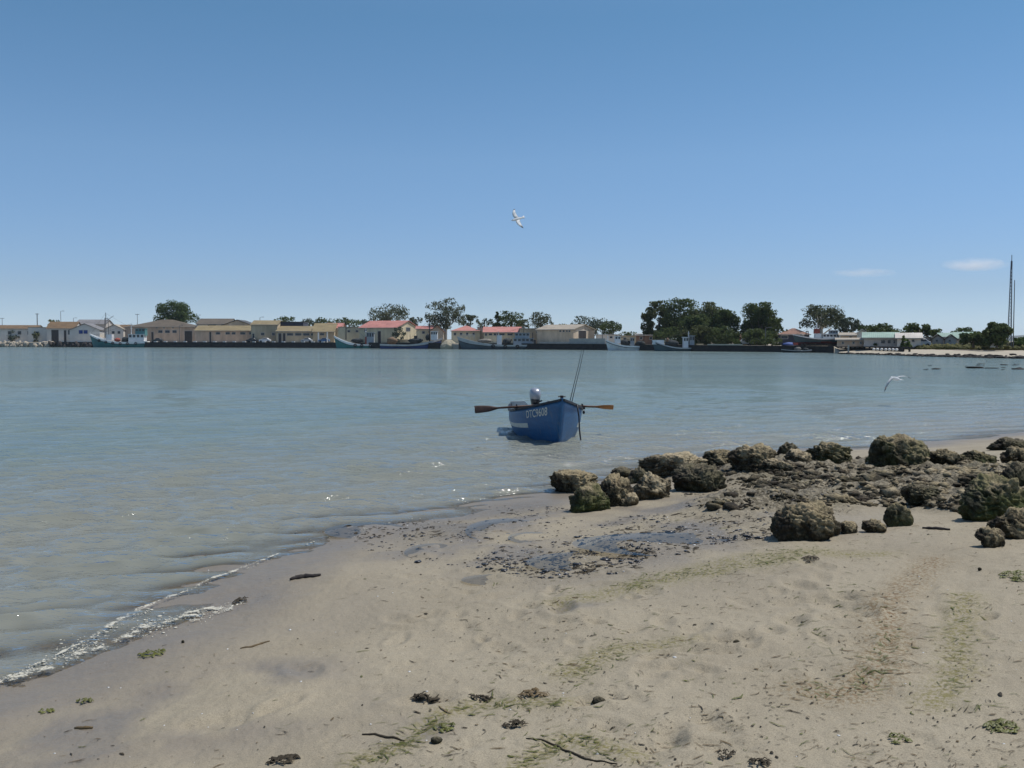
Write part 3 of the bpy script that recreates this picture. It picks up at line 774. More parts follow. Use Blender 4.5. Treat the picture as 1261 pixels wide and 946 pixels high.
def lump_thing(name, label, px, py, w_px, h_px, mat, seed, cat):
    c = hit(px, py + h_px / 2); W = w_px / F * c.y / 2; hh = h_px / F * c.y
    V = I2[0].copy(); r_ = np.random.default_rng(seed)
    V = V + V * (0.35 * fbm3(V + seed, 1.6, seed, 3))[:, None]
    V = V * np.array([W, W * .7, hh * .6]); V[:, 2] += hh * .4
    o = npmesh(name, V, I2[1], mat, smooth=True, k=3, loc=(c.x, c.y + W * .4, c.z)); return tag(o, label, cat)
lump_thing('pebble', 'fist sized dark stone standing on the sand', 738, 864, 18, 10, RK['dark'], 3, 'stone')
lump_thing('pebble', 'small black stone near the yellow green weed clump', 537, 912, 15, 8, RK['dark'], 4, 'stone')
lump_thing('pebble', 'little black pebble alone on smooth sand under the ribbed rock', 1207, 701, 5, 4, RK['dark'], 5, 'stone')
lump_thing('pebble', 'little dark pebble next to the long tide line', 907, 791, 9, 6, RK['dark'], 6, 'stone')
lump_thing('pebble', 'tiny dark pebble between foam and green tuft', 225, 790, 4, 4, RK['dark'], 7, 'stone')

def strand(name, label, px_pts, r0, mat, cat, lift=.6):
    pts = [hit(x, y) for x, y in px_pts]
    fine = []
    for a, b in zip(pts[:-1], pts[1:]):
        for i in range(4):
            t = i / 4; x = a.x + (b.x - a.x) * t; y = a.y + (b.y - a.y) * t; fine.append(Vector((x, y, h1(x, y) + r0 * lift)))
    fine.append(pts[-1] + Vector((0, 0, r0 * lift))); c = fine[0].copy()
    mb = MB(); n = len(fine)
    mb.tube([p - c for p in fine], [r0 * (0.45 + 0.9 * math.sin(PI * (i + .6) / (n + .2))) * random.uniform(.8, 1.2) for i in range(n)], 7)
    o = mb.build(name, mat, smooth=True, loc=c); return tag(o, label, cat)
STICK = M('driftwood', (0.035, 0.028, 0.024), 0.8, 0.4, 20, bmp=.01, bscale=30)
strand('driftwood', 'short black stick of driftwood beside the foam line', [(357, 715), (366, 713), (376, 711.5), (385, 711), (395, 709)], .018, STICK, 'stick')
strand('driftwood', 'thin grey twig on the bare sand below the ribbed rock', [(1136, 651), (1152, 652), (1170, 653)], .012, STICK, 'stick')
strand('kelp_stalk', 'long thin dark kelp stalk snaking along the bottom of the beach', [(648, 910), (668, 912), (688, 920), (705, 928), (722, 936), (740, 938), (760, 941)], .0042, WEEDD, 'kelp')
strand('kelp_stalk', 'thin dark weed stalk ending in a yellow green clump', [(446, 905), (462, 905), (480, 909), (498, 913)], .005, WEEDD, 'kelp')
strand('kelp_stalk', 'short brown weed stalk alone between foam and driftwood', [(296, 799), (310, 797), (322, 793), (332, 790)], .006, WEEDB, 'kelp')
strand('kelp_stalk', 'reddish weed stalk lying flat on the dark wet sand', [(92, 897), (102, 897.5), (114, 897)], .008, WEEDB, 'kelp')
# ------------------------------------------------------------------ the blue rowing boat
HEAD = R(6.3)
bx = gnd(688.5, 545, 0.0)
boat = empty('rowing_boat', bx, 'blue wooden rowing boat with white registration lettering in the shallows', 'boat')
boat.rotation_euler = (R(0.0), R(0), HEAD - PI / 2)
BL, RAKE = 3.75, 0.42
def zg(t): return 0.955 - 1.10 * t + 0.74 * t * t
def zch(t): return -0.045 - 0.09 * math.sin(PI * min(t * 1.2, 1)) + 0.05 * t
def bgw(t):
    a = 1 - (1 - min(t / .55, 1)) ** 2.0
    return 0.025 + 0.80 * a - (0.16 * ((t - .55) / .45) ** 2 if t > .55 else 0)
def bch(t):
    a = 1 - (1 - min(t / .62, 1)) ** 1.7
    return 0.018 + 0.65 * a - (0.14 * ((t - .62) / .38) ** 2 if t > .62 else 0)
def hp(t, v, side, off=0.0):
    bulge = 0.045 * math.sin(PI * v) * min(1, t * 3)
    return Vector((-t * BL + RAKE * v * (1 - t) ** 3, side * (bch(t) + (bgw(t) - bch(t)) * v ** 0.85 + bulge + off), zch(t) + (zg(t) - zch(t)) * v))
def keel(t): return Vector((-t * BL, 0, zch(t) - 0.07 * min(1, t * 4)))
TS = [i / 36 for i in range(37)]; VS = [0, .12, .25, .4, .55, .7, .85, 1]
def boatpaint():
    m, nt, b = newmat('boat_blue_paint')
    tc = nd(nt, 'ShaderNodeTexCoord').outputs['Object']
    mp = nd(nt, 'ShaderNodeMapping'); mp.inputs['Scale'].default_value = (1.2, 1.2, 5); nt.links.new(tc, mp.inputs['Vector'])
    n1 = noise_node(nt, mp.outputs[0], 2.0, 6, .7); n2 = noise_node(nt, tc, 16, 5, .7)
    mp3 = nd(nt, 'ShaderNodeMapping'); mp3.inputs['Scale'].default_value = (14, 14, .8); nt.links.new(tc, mp3.inputs['Vector'])
    n3 = noise_node(nt, mp3.outputs[0], 1.2, 4, .6)
    col = ramp(nt, n1, [(0.3, (0.016, 0.086, 0.210)), (0.7, (0.028, 0.138, 0.310))])
    col = mixc(nt, ramp(nt, n2, [(0.60, 0), (0.72, 0.55)]), col, (0.10, 0.16, 0.22))
    col = mixc(nt, ramp(nt, n3, [(0.54, 0), (0.74, 0.5)]), col, (0.15, 0.17, 0.17))
    nt.links.new(col, b.inputs['Base Color']); b.inputs['Roughness'].default_value = .42; b.inputs['Specular IOR Level'].default_value = .4
    nt.links.new(bump(nt, n1, .35, .012), b.inputs['Normal'])
    return m
BLUE = boatpaint()
BINNER = M('boat_inside_paint', (0.42, 0.44, 0.43), 0.6, 0.25, 5)
BWHITE = M('boat_white_paint', (0.66, 0.65, 0.58), 0.5, 0.15, 8)
WOOD = M('oar_wood', (0.20, 0.085, 0.035), 0.45, 0.35, 12, streak=.3)
DWOOD = M('dark_wood', (0.060, 0.034, 0.026), 0.5, 0.4, 12)
RAIL = M('gunwale_paint', (0.022, 0.022, 0.028), 0.5, 0.4, 12)
mb = MB(); rings = []
for t in TS:
    ring = [hp(t, v, -1) for v in reversed(VS)] + [keel(t)] + [hp(t, v, 1) for v in VS]
    inn = [hp(t, v, 1, -.028) + Vector((0, 0, .03 if v == 0 else 0)) for v in reversed(VS)]
    inn = [Vector((p.x, max(p.y, 0.004), p.z)) for p in inn]
    ring += inn + [Vector((p.x, -p.y, p.z)) for p in reversed(inn)]
    rings.append(ring)
mb.loft(rings, cap=True, closed=True)
hull = mb.build('hull', BLUE, boat, smooth=False)
hull.data.materials.append(BINNER)
nring = len(rings[0])
for p in hull.data.polygons:
    c = p.center
    ks = [v % nring for v in p.vertices]
    if min(ks) >= 17 and len(ks) == 4: p.material_index = 1
    p.use_smooth = True
# stem post
mb = MB(); mb.loft([[Vector((RAKE * v + dx, dy, zch(0) + (zg(0) + .0 - zch(0)) * v)) for dx, dy in ((-.05, -.03), (.022, -.014), (.022, .014), (-.05, .03))] for v in (0, .25, .5, .75, 1.03)])
mb.build('stem', BLUE, boat)
# gunwale rails
mb = MB()
for s in (-1, 1):
    mb.loft([[hp(t, 1, s, d) + Vector((0, 0, z)) for d, z in ((-.045, .018), (.026, .018), (.026, -.030), (-.045, -.028))] for t in TS])
mb.build('gunwale', RAIL, boat)
# transom: pale board standing a little above the gunwale
zt = zg(1)
mb = MB(); x = -BL
mb.loft([[Vector((x - dx, y, z)) for y, z in ((-bgw(1) + .01, zt + .07), (-bgw(1) * .45, zt + .08), (-.2, zt - .02), (.2, zt - .02), (bgw(1) * .45, zt + .08), (bgw(1) - .01, zt + .07), (bch(1), zch(1)), (-bch(1), zch(1)))] for dx in (0, .045)])
mb.build('transom', BINNER, boat)
def innerw(t, z):
    v = (z - zch(t)) / (zg(t) - zch(t)); return hp(t, max(0, min(1, v)), 1, -.03).y
for t, z in ((.34, .34), (.58, .31), (.86, .30)):
    mb = MB(); w0, w1 = innerw(t, z), innerw(t + .07, z)
    mb.loft([[Vector((-t * BL, y * w0, z + dz)) for y, dz in ((-1, 0), (1, 0), (1, .03), (-1, .03))], [Vector((-(t + .07) * BL, y * w1, z + dz)) for y, dz in ((-1, 0), (1, 0), (1, .03), (-1, .03))]])
    mb.build('thwart', BINNER, boat)
mb = MB(); mb.loft([[Vector((hp(t, .98, 1).x, y * max(hp(t, .97, 1, -.03).y, .005), zg(t) - .035 + .02 * k)) for y in (-1, -.5, 0, .5, 1)] for k in (0,) for t in (0.01, .05, .1, .15)], cap=False, closed=False); mb.build('foredeck', WOOD, boat)
mb = MB(); mb.box(RAKE - .10, RAKE - .04, -.03, .03, zg(0) - .02, zg(0) + .085); mb.tube([(RAKE - .07, -.08, zg(0) + .06), (RAKE - .07, .08, zg(0) + .06)], .012, 6); mb.build('mooring_post', DWOOD, boat)
# white waist stripe on the after half, both sides
mb = MB()
for s in (-1, 1):
    ts = [.27 + i * .73 / 20 for i in range(21)]
    mb.loft([[hp(t, v, s, d) for v, d in ((.43, .0), (.43, .008), (.56, .008), (.56, .0))] for t in ts])
mb.build('waist_stripe', BWHITE, boat)
# registration lettering, wrapped on the planking
def lettering(side, text, ta, tb, vmid, vh):
    cu = bpy.data.curves.new('lettering', 'FONT'); cu.body = text; cu.size = 1.0; cu.align_x = 'LEFT'; cu.offset = 0.012; cu.resolution_u = 3
    tmp = bpy.data.objects.new('lettering', cu); COL.objects.link(tmp)
    dg = bpy.context.evaluated_depsgraph_get(); me = bpy.data.meshes.new_from_object(tmp.evaluated_get(dg)); bpy.data.objects.remove(tmp)
    xs = [v.co.x for v in me.vertices]; ys = [v.co.y for v in me.vertices]; x0, x1, y0, y1 = min(xs), max(xs), min(ys), max(ys)
    for v in me.vertices:
        u = (v.co.x - x0) / (x1 - x0); q = (v.co.y - y0) / (y1 - y0)
        v.co = hp(ta + (tb - ta) * u, vmid + vh * (q - .5), side, .0075)
    me.name = 'registration_number'
    o = link_mesh('registration_number', me, BWHITE, boat); return o
bpy.context.view_layer.update()
def find_t(side, v, px):
    best = min((abs(proj(boat.matrix_world @ hp(t, v, side))[0] - px), t) for t in [i / 400 for i in range(12, 330)]); return best[1]
lettering(-1, 'DTC9608', find_t(-1, .8, 648.5), find_t(-1, .8, 674.5), .80, .21)
lettering(1, 'DTC9608', find_t(1, .8, 704), find_t(1, .8, 704) + .22, .78, .20)
# outboard motor clamped on the transom
om = MB(); om.tube([(-BL - .16, .0, zt + .02), (-BL - .17, 0, .15), (-BL - .16, 0, -.35)], [.055, .045, .04], 10)
om.box(-BL - .22, -BL + .05, -.075, .075, zt - .10, zt + .0)
motor = om.build('outboard_motor', M('motor_dark', (0.03, 0.032, 0.036), .35, .2, 6, spec=.5), boat)
mb = MB()
def ring(z, a, b, cx): return [Vector((cx + a * math.copysign(abs(math.cos(k)) ** .75, math.cos(k)), b * math.copysign(abs(math.sin(k)) ** .75, math.sin(k)), z)) for k in [2 * PI * i / 20 for i in range(20)]]
Z0 = zt + .0
mb.loft([ring(Z0 + .10, .17, .115, -BL - .15), ring(Z0 + .17, .205, .135, -BL - .15), ring(Z0 + .27, .21, .142, -BL - .155), ring(Z0 + .34, .19, .13, -BL - .165), ring(Z0 + .39, .13, .095, -BL - .175), ring(Z0 + .405, .05, .04, -BL - .18)])
mb.build('cowling', M('motor_silver', (0.33, 0.34, 0.37), .3, .1, 6, metal=.4, spec=.5), motor, smooth=True)
mb = MB(); mb.loft([ring(Z0 - .08, .07, .06, -BL - .15), ring(Z0 - .02, .145, .10, -BL - .15), ring(Z0 + .10, .176, .122, -BL - .15), ring(Z0 + .135, .182, .127, -BL - .15)])
mb.build('motor_base', M('motor_dark', (0, 0, 0)), motor, smooth=True)
mb = MB(); mb.tube([(-BL + .0, .04, Z0 + .05), (-BL + .32, .10, Z0 + .10)], [.018, .022], 8); mb.build('tiller', M('motor_dark', (0, 0, 0)), motor)
# oarlocks
for s in (-1, 1):
    p = hp(.40, 1, s); mb = MB(); mb.box(p.x - .10, p.x + .10, p.y - .05, p.y + .05, p.z - .01, p.z + .03)
    for dx in (-.045, .045): mb.tube([(p.x + dx, p.y, p.z + .02), (p.x + dx * 1.1, p.y, p.z + .11)], .012, 6)
    mb.build('oarlock', RAIL, boat)
mb = MB(); p = hp(.33, 1, 1); mb.blob((p.x, p.y + .05, p.z - .10), (.035, .03, .045), 10, 8); mb.build('fender', RAIL, boat, smooth=True)
# oars: lying across the gunwales
def oar(label, tip, lock, grip, bladelen, mat_sh, mat_bl, roll):
    tip, lock, grip = Vector(tip), Vector(lock), Vector(grip)
    root = empty('oar', lock, label, 'oar', 'oars of the blue boat')
    ax = (tip - grip).normalized(); b0 = tip - ax * bladelen
    mb = MB(); mb.tube([grip - lock, grip + ax * .13 - lock, grip + ax * .15 - lock, lock - lock, b0 + ax * .1 - lock], [.017, .017, .024, .027, .022], 10); mb.build('shaft', mat_sh, root, smooth=True)
    side = ax.cross(Vector((0, 0, 1))).normalized(); up = side.cross(ax).normalized()
    wv = up * math.cos(roll) + side * math.sin(roll); th = ax.cross(wv)
    rg = []
    for q, wd, tk in ((0, .022, .022), (.18, .045, .016), (.4, .072, .012), (.75, .085, .009), (.97, .086, .008), (1, .075, .006)):
        c = b0 + ax * bladelen * q - lock; rg.append([c + wv * wd * math.cos(k) + th * tk * math.sin(k) for k in [2 * PI * i / 12 for i in range(12)]])
    mb = MB(); mb.loft(rg); mb.build('blade', mat_bl, root, smooth=True)
bm_ = boat.matrix_world
l1 = bm_ @ (hp(.40, 1, -1) + Vector((0, 0, .055))); l2 = bm_ @ (hp(.40, 1, 1) + Vector((0, 0, .055)))
oar('oar with a black blade pointing away from the beach side of the boat', at(584.5, 504.5, l1.y - .25), l1, l1 + (l1 - at(584.5, 504.5, l1.y - .25)) * .72, .55, M('oar_shaft_dark', (0.085, 0.042, 0.026), .5, .4, 10), DWOOD, R(12))
oar('oar with an orange brown blade reaching toward the open water', at(755.5, 501.8, l2.y - .05), l2, l2 + (l2 - at(755.5, 501.8, l2.y - .05)) * 1.0, .42, M('oar_shaft_dark', (0, 0, 0)), M('oar_blade_orange', (0.42, 0.17, 0.06), .35, .2, 10), R(48))
# fishing rods leaning up from the bow
RODM = M('rod_carbon', (0.02, 0.022, 0.025), .35, .2, 20)
for lab, b_, t_ in (('thin dark fishing rod in the bow, the more upright of two', (701.3, 497), (716.6, 430.5)), ('thin dark fishing rod in the bow, leaning slightly farther', (703.6, 498), (719.0, 430.5))):
    Yb = bx.y + .55; p0 = at(*b_, Yb); p1 = at(*t_, Yb + .55); r_ = empty('fishing_rod', p0, lab, 'fishing rod', 'fishing rods in the boat')
    d = p1 - p0; mb = MB(); mb.tube([d * -.20, d * -.02], [.016, .015], 8); mb.build('handle', M('rod_cork', (0.25, 0.16, 0.09), .7, .2, 20), r_)
    mb = MB(); mb.tube([d * -.03, d * .35, d * .7 + Vector((.006, 0, 0)), d], [.011, .0085, .0065, .005], 6); mb.build('blank', RODM, r_)
# mooring rope hanging from the gunwale
a = bm_ @ (hp(.16, 1, 1, .03)); e = gnd(715.2, 543, 0.0)
pts = [a, a * .7 + e * .3 + Vector((.02, 0, -.02)), a * .35 + e * .65 + Vector((.0, 0, -.03)), e, e + Vector((.05, -.05, -.25))]
mb = MB(); mb.tube([p - a for p in pts], .017, 8); o = mb.build('mooring_rope', RAIL, smooth=True, loc=a); tag(o, 'black mooring rope hanging from the boat bow into the water', 'rope')

# ------------------------------------------------------------------ gulls
GW = M('gull_white', (0.84, 0.84, 0.83), .7, .04, 8)
nt = GW.node_tree; tl = nd(nt, 'ShaderNodeBsdfTranslucent'); tl.inputs['Color'].default_value = (.85, .85, .84, 1); mx = nd(nt, 'ShaderNodeMixShader'); mx.inputs[0].default_value = .5
nt.links.new(nt.nodes['Principled BSDF'].outputs[0], mx.inputs[1]); nt.links.new(tl.outputs[0], mx.inputs[2]); nt.links.new(mx.outputs[0], nt.nodes['Material Output'].inputs['Surface'])
GB = M('gull_beak', (0.55, 0.32, 0.06), .5, .1, 20); GD = M('gull_dark', (0.07, 0.07, 0.08), .7, .2, 20)
def wingtuck(pts, chords, thick=.012):
    """loft of wing sections along pts; chord direction is +x (towards the head)"""
    rg = []
    for p, (c0, c1) in zip(pts, chords):
        p = Vector(p); rg.append([p + Vector((c1, 0, 0)), p + Vector(((c0 + c1) / 2 + .3 * (c1 - c0), 0, thick)), p + Vector((c0, 0, .002)), p + Vector(((c0 + c1) / 2, 0, -thick * .3))])
    return rg
def gull(label, c, rz, wl, wr_, pitch=0, roll=0, sz=1.2):
    root = empty('gull', c, label, 'bird', 'gulls'); root.rotation_euler = (roll, pitch, rz); root.scale = (sz, sz, sz)
    mb = MB(); rg = []
    for x, r in ((-.30, .012), (-.25, .035), (-.16, .062), (-.03, .078), (.08, .074), (.16, .055), (.20, .05), (.245, .044), (.275, .025), (.285, .008)):
        zc = .0 if x < .1 else (x - .1) * .16
        rg.append([Vector((x, r * math.cos(k), zc + r * .92 * math.sin(k))) for k in [2 * PI * i / 12 for i in range(12)]])
    mb.loft(rg)
    mb.loft([[Vector((-.22, y, z)) for y, z in ((-.03, .01), (.03, .01), (.03, -.01), (-.03, -.01))], [Vector((-.40, y, z)) for y, z in ((-.075, .004), (.075, .004), (.075, -.004), (-.075, -.004))]])
    for s, wg in ((1, wl), (-1, wr_)):
        mb.loft(wingtuck([(x, s * y, z) for x, y, z in wg[:-1]], [(-.12, .085), (-.13, .08), (-.11, .06), (-.075, .035)]))
    body = mb.build('body', GW, root, smooth=True)
    for s, wg in ((1, wl), (-1, wr_)):
        m2 = MB(); (xa, ya, za), (xb, yb, zb) = wg[-2], wg[-1]
        m2.loft(wingtuck([(xa, s * ya, za), (xb, s * yb, zb)], [(-.075, .035), (-.02, -.004)], .008)); m2.build('wing_tip', GD, root, smooth=True)
    m2 = MB(); m2.tube([(.275, 0, .028), (.31, 0, .024), (.335, 0, .012)], [.012, .009, .003], 6); m2.build('beak', GB, root)
    for s in (-1, 1):
        m2 = MB(); m2.blob((.245, s * .036, .045), .009, 6, 5); m2.build('eye', GD, root)
    return root
# one high over the bay, wings raised steeply; one skimming the water
gull('white gull flying high in the empty sky above the boat', at(636.8, 270, 60), R(205), [(.02, .06, .03), (.08, .18, .05), (.08, .34, .07), (.02, .46, .05), (-.05, .54, .01)], [(.02, .06, .03), (.08, .18, .06), (.07, .32, .10), (.0, .44, .10), (-.08, .52, .06)], R(18), R(-64), 1.3)
gull('white gull skimming low over the bay with one wing dipped', at(1102.5, 466.5, 33), R(100), [(.02, .05, .03), (.05, .13, .01), (.04, .26, -.14), (.0, .36, -.30), (-.06, .44, -.46)], [(.02, .05, .03), (.04, .2, .075), (.03, .36, .085), (0, .46, .06), (-.06, .56, .01)], R(-4), R(0), .95)
# ------------------------------------------------------------------ far shore: land sheet, quay
QX = [-900, -300, 0, 60, 240, 410, 560, 660, 740, 870, 960, 1026, 1034, 1080, 1130, 1261, 1500, 1900]
QY = [425.5, 426.5, 427.2, 427.4, 428.0, 428.7, 429.9, 430.5, 431.1, 432.9, 433.7, 434.6, 435.8, 437.0, 438.8, 441.5, 446, 452]
ZX = [-900, 60, 410, 560, 740, 870, 1026, 1060, 1900]
ZY = [1.85, 1.82, 1.72, 1.62, 1.45, 1.28, 1.22, 1.25, 1.3]
def Dq(px): return EYE * F / (float(np.interp(px, QX, QY)) - 420.0)
def zq(px): return float(np.interp(px, ZX, ZY))
def U(px): return (px - CX) / F
def fpt(px, off, z):
    """point on the far shore: off metres behind the quay front, on the sight line of px"""
    Y = Dq(px) + off
    return Vector((U(px) * Y / CP, Y, z))
cols = list(np.arange(-900, 1026, 15)) + [1026] + list(np.arange(1034, 1900, 12)); rows = None
V = []; nr = 9
for px in cols:
    if px <= 1026:
        z = zq(px); pr = [(.6, -1.5), (.62, z - .03), (4, z), (12, z), (40, z + .02), (120, z), (500, z), (2000, z), (4800, z)]
    else:
        wob = .6 * fbm2(np.array([px * .06]), np.array([1.5]), 3, 3)[0]
        k = min(1, (px - 1026) / 90)
        pr = [(-3 + wob, -.4), (-.3 + wob, .03), (2.2 + wob, .30), (9, .62), (16 + 6 * k, .85), (24 + 10 * k, 1.15), (500, 1.5), (2000, 1.6), (4800, 1.6)]
    V += [tuple(fpt(px, o_, z_)) for o_, z_ in pr]
Fc = [(i * nr + j, (i + 1) * nr + j, (i + 1) * nr + j + 1, i * nr + j + 1) for i in range(len(cols) - 1) for j in range(nr - 1)]
m, nt, b = newmat('far_ground')
geo = nd(nt, 'ShaderNodeNewGeometry').outputs['Position']
f1 = noise_node(nt, geo, .25, 6, .65); f2 = noise_node(nt, geo, 2.2, 4, .6)
col = ramp(nt, f1, [(.3, (.34, .29, .21)), (.7, (.46, .40, .30))]); col = mixc(nt, mth(nt, 'MULTIPLY', f2, .4), col, (.27, .23, .17))
nt.links.new(col, b.inputs['Base Color']); b.inputs['Roughness'].default_value = .9
FARG = m
o = pyd('far_shore', V, Fc, FARG, smooth=True); tag(o, 'pale sandy ground of the far shore', 'ground', kind='structure')
# hills far inland
HILLM = M('hill_scrub', (0.085, 0.095, 0.085), .95, .25, .01)
V = []; hx = list(range(-300, 1700, 10))
for px in hx:
    hgt = 12 + 6 * fbm2(np.array([px * .012]), np.array([.3]), 5, 4)[0] + (14 * math.exp(-((px - 1290) / 60) ** 2))
    for off, k in ((3000, 0), (3200, .6), (3500, 1), (4000, .9), (4600, 0)):
        V.append((U(px) * off, off, 1.0 + max(2, hgt * k * (1 if px > 1120 else .25))))
o = pyd('hills', V, [(i * 5 + j, (i + 1) * 5 + j, (i + 1) * 5 + j + 1, i * 5 + j + 1) for i in range(len(hx) - 1) for j in range(4)], HILLM, smooth=True); tag(o, 'low distant hills behind the town', 'hills', kind='structure')

def quay(label, pa, pb, mat, step=12, thick=1.1):
    pxs = list(np.arange(pa, pb, step)) + [pb]; V = []
    c = fpt((pa + pb) / 2, 0, 0)
    for px in pxs:
        z = zq(px); w_ = .18 * fbm2(np.array([px * .11]), np.array([.7]), 6, 3)[0]
        V += [fpt(px, w_, -1.5) - c, fpt(px, w_ * .5, z - .22) - c, fpt(px, -.12, z - .22) - c, fpt(px, -.12, z + .03) - c, fpt(px, thick, z + .03) - c, fpt(px, thick, -1.5) - c]
    n = len(pxs); Fc = [(i * 6 + j, (i + 1) * 6 + j, (i + 1) * 6 + j + 1, i * 6 + j + 1) for i in range(n - 1) for j in range(5)] + [tuple(range(6)), tuple((n - 1) * 6 + j for j in range(6))[::-1]]
    o = pyd('quay_wall', V, Fc, mat, loc=c); return tag(o, label, 'quay wall')
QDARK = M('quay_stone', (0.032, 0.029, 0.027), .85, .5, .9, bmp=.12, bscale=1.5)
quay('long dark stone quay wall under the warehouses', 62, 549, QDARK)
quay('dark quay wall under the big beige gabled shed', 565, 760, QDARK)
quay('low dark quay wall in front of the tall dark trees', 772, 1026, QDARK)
PALE = M('pale_concrete', (0.46, 0.43, 0.37), .85, .2, .8)
def slab(name, label, cat, pa, pb, off, dep, z0, z1, mat, grp=None):
    c = fpt((pa + pb) / 2, off, z0); A_ = fpt(pa, off, z0) - c; B_ = fpt(pb, off, z0) - c; up = Vector((0, 0, z1 - z0)); bk = Vector((0, dep, 0))
    V = [A_, B_, B_ + bk, A_ + bk, A_ + up, B_ + up, B_ + bk + up, A_ + bk + up]
    o = pyd(name, V, [(3, 2, 1, 0), (4, 5, 6, 7), (0, 1, 5, 4), (1, 2, 6, 5), (2, 3, 7, 6), (3, 0, 4, 7)], mat, loc=c); return tag(o, label, cat, grp)
# white painted kerb blocks along the quay edge
for i, px in enumerate(np.arange(178, 402, 12.1)):
    slab('kerb_block', 'small white painted block spaced along the edge of the long dark quay', 'kerb block', px, px + 3.6, .1, .9, zq(px) + .03, zq(px) + .33, M('white_paint', (.7, .69, .65), .6, .15, 3), 'white blocks along the quay edge')
slab('low_wall', 'pale concrete wall beside the big beige gabled shed', 'wall', 701, 745, 1.4, .5, zq(720), zq(720) + 1.35, PALE)
slab('loading_dock', 'long low pale loading platform in front of the big beige gabled shed', 'platform', 664, 703, 1.6, 5, zq(690), zq(690) + .45, PALE)
slab('sea_wall', 'pale yellow coping strip on the quay under the dark trees', 'wall', 872, 914, .6, 1.2, zq(890) + .03, zq(890) + .28, M('pale_coping', (.62, .57, .40), .8, .15, 1))
slab('low_wall', 'long low cream wall between red roofed sheds behind the moored boats', 'wall', 470, 556, 9, .3, zq(520), zq(520) + 1.0, M('cream_wall', (.48, .41, .28), .85, .2, .6))
# boulder bank at the end of the quay
bv = []
for s in range(5):
    V0 = I2[0].copy(); V0 = V0 + V0 * (.45 * fbm3(V0 + s * 9, 1.3, s, 3))[:, None]
    me = npmesh('boulder', V0, I2[1], M('boulder_pale', (.36, .31, .24), .9, .35, 1.2, bmp=.05), k=3); bv.append(me)
mesh_ = [q.data for q in bv]; [bpy.data.objects.remove(q) for q in bv]
rr = random.Random(4)
for i in range(58):
    px = rr.uniform(-6, 66); row = i % 3; dk = px > 56
    o = bpy.data.objects.new('boulder', mesh_[i % 5]); COL.objects.link(o); s = rr.uniform(.55, 1.0)
    o.location = fpt(px, -.2 + row * .9 - .8, .25 + row * .55); o.scale = (s * 1.3, s, s * .8); o.rotation_euler = (rr.random() * 6, rr.random() * 6, rr.random() * 6)
    tag(o, 'pale boulder in the rubble bank where the long quay begins', 'boulder', 'boulders of the rubble bank')
mesh_d = []
for q in mesh_:
    d = q.copy(); d.materials.clear(); d.materials.append(M('boulder_dark', (.06, .05, .045), .9, .4, 1.2, bmp=.05)); mesh_d.append(d)
for i in range(26):
    px = rr.uniform(60, 112); o = bpy.data.objects.new('boulder', mesh_d[i % 5]); COL.objects.link(o); s = rr.uniform(.5, .85)
    o.location = fpt(px, -.5 + (i % 2) * .5, .2 + (i % 3) * .5); o.scale = (s * 1.4, s, s * .7); o.rotation_euler = (rr.random() * 6, rr.random() * 6, rr.random() * 6)
    tag(o, 'black boulder piled against the quay below the white gabled house', 'boulder', 'dark boulders against the quay')
# pale heap of sand between the moored boats
V0 = I5[0].copy(); V0[:, 2] = np.maximum(V0[:, 2], -.3); V0 += V0 * (.18 * fbm3(V0, 1.6, 3, 4))[:, None]
wd = (564 - 543) / F * Dq(553) / 2
o = npmesh('sand_heap', V0 * np.array([wd, 2.2, 2.1]), I5[1], M('sand_heap', (.40, .35, .25), .95, .25, .8, bmp=.08, bscale=2), smooth=True, k=3, loc=fpt(553, 1.5, .5)); tag(o, 'pale heap of sand on the quay edge between two moored boats', 'heap')

# ------------------------------------------------------------------ houses
GLASS = M('window_glass', (.03, .035, .045), .15, .2, 1, spec=.5); FRAME = M('window_frame', (.45, .43, .40), .6, .15, 2); DOORD = M('door_dark', (.045, .04, .04), .6, .3, 1)
BLUEG = M('window_blue', (.02, .05, .22), .3, .2, 1)
WALL = {'white': M('wall_white', (.66, .61, .54), .85, .12, .5), 'grey': M('wall_grey', (.46, .42, .38), .85, .18, .5), 'cream': M('wall_cream', (.60, .52, .36), .85, .32, .35, streak=.35), 'beige': M('wall_beige', (.58, .47, .345), .85, .34, .35, streak=.35),
        'pink': M('wall_pink', (.56, .41, .30), .85, .36, .35, streak=.35), 'brick': M('wall_brick', (.26, .15, .10), .9, .3, .8), 'dark': M('wall_dark', (.05, .055, .08), .7, .3, .4), 'tan': M('wall_tan', (.48, .385, .26), .85, .34, .35, streak=.35)}
ROOF = {'brown': roofmat('roof_brown', (.17, .108, .055)), 'greybrown': roofmat('roof_greybrown', (.115, .092, .065)), 'tan': roofmat('roof_tan', (.24, .185, .095)), 'red': roofmat('roof_red', (.44, .185, .15)), 'pale': roofmat('roof_pale', (.36, .305, .23)),
        'grey': roofmat('roof_grey', (.19, .18, .175)), 'dark': roofmat('roof_dark', (.085, .08, .075)), 'green': roofmat('roof_green', (.27, .36, .29)), 'white': roofmat('roof_white', (.50, .45, .39)), 'rust': roofmat('roof_rust', (.24, .13, .085))}
TRIM = M('fascia', (.40, .36, .31), .7, .2, 1)

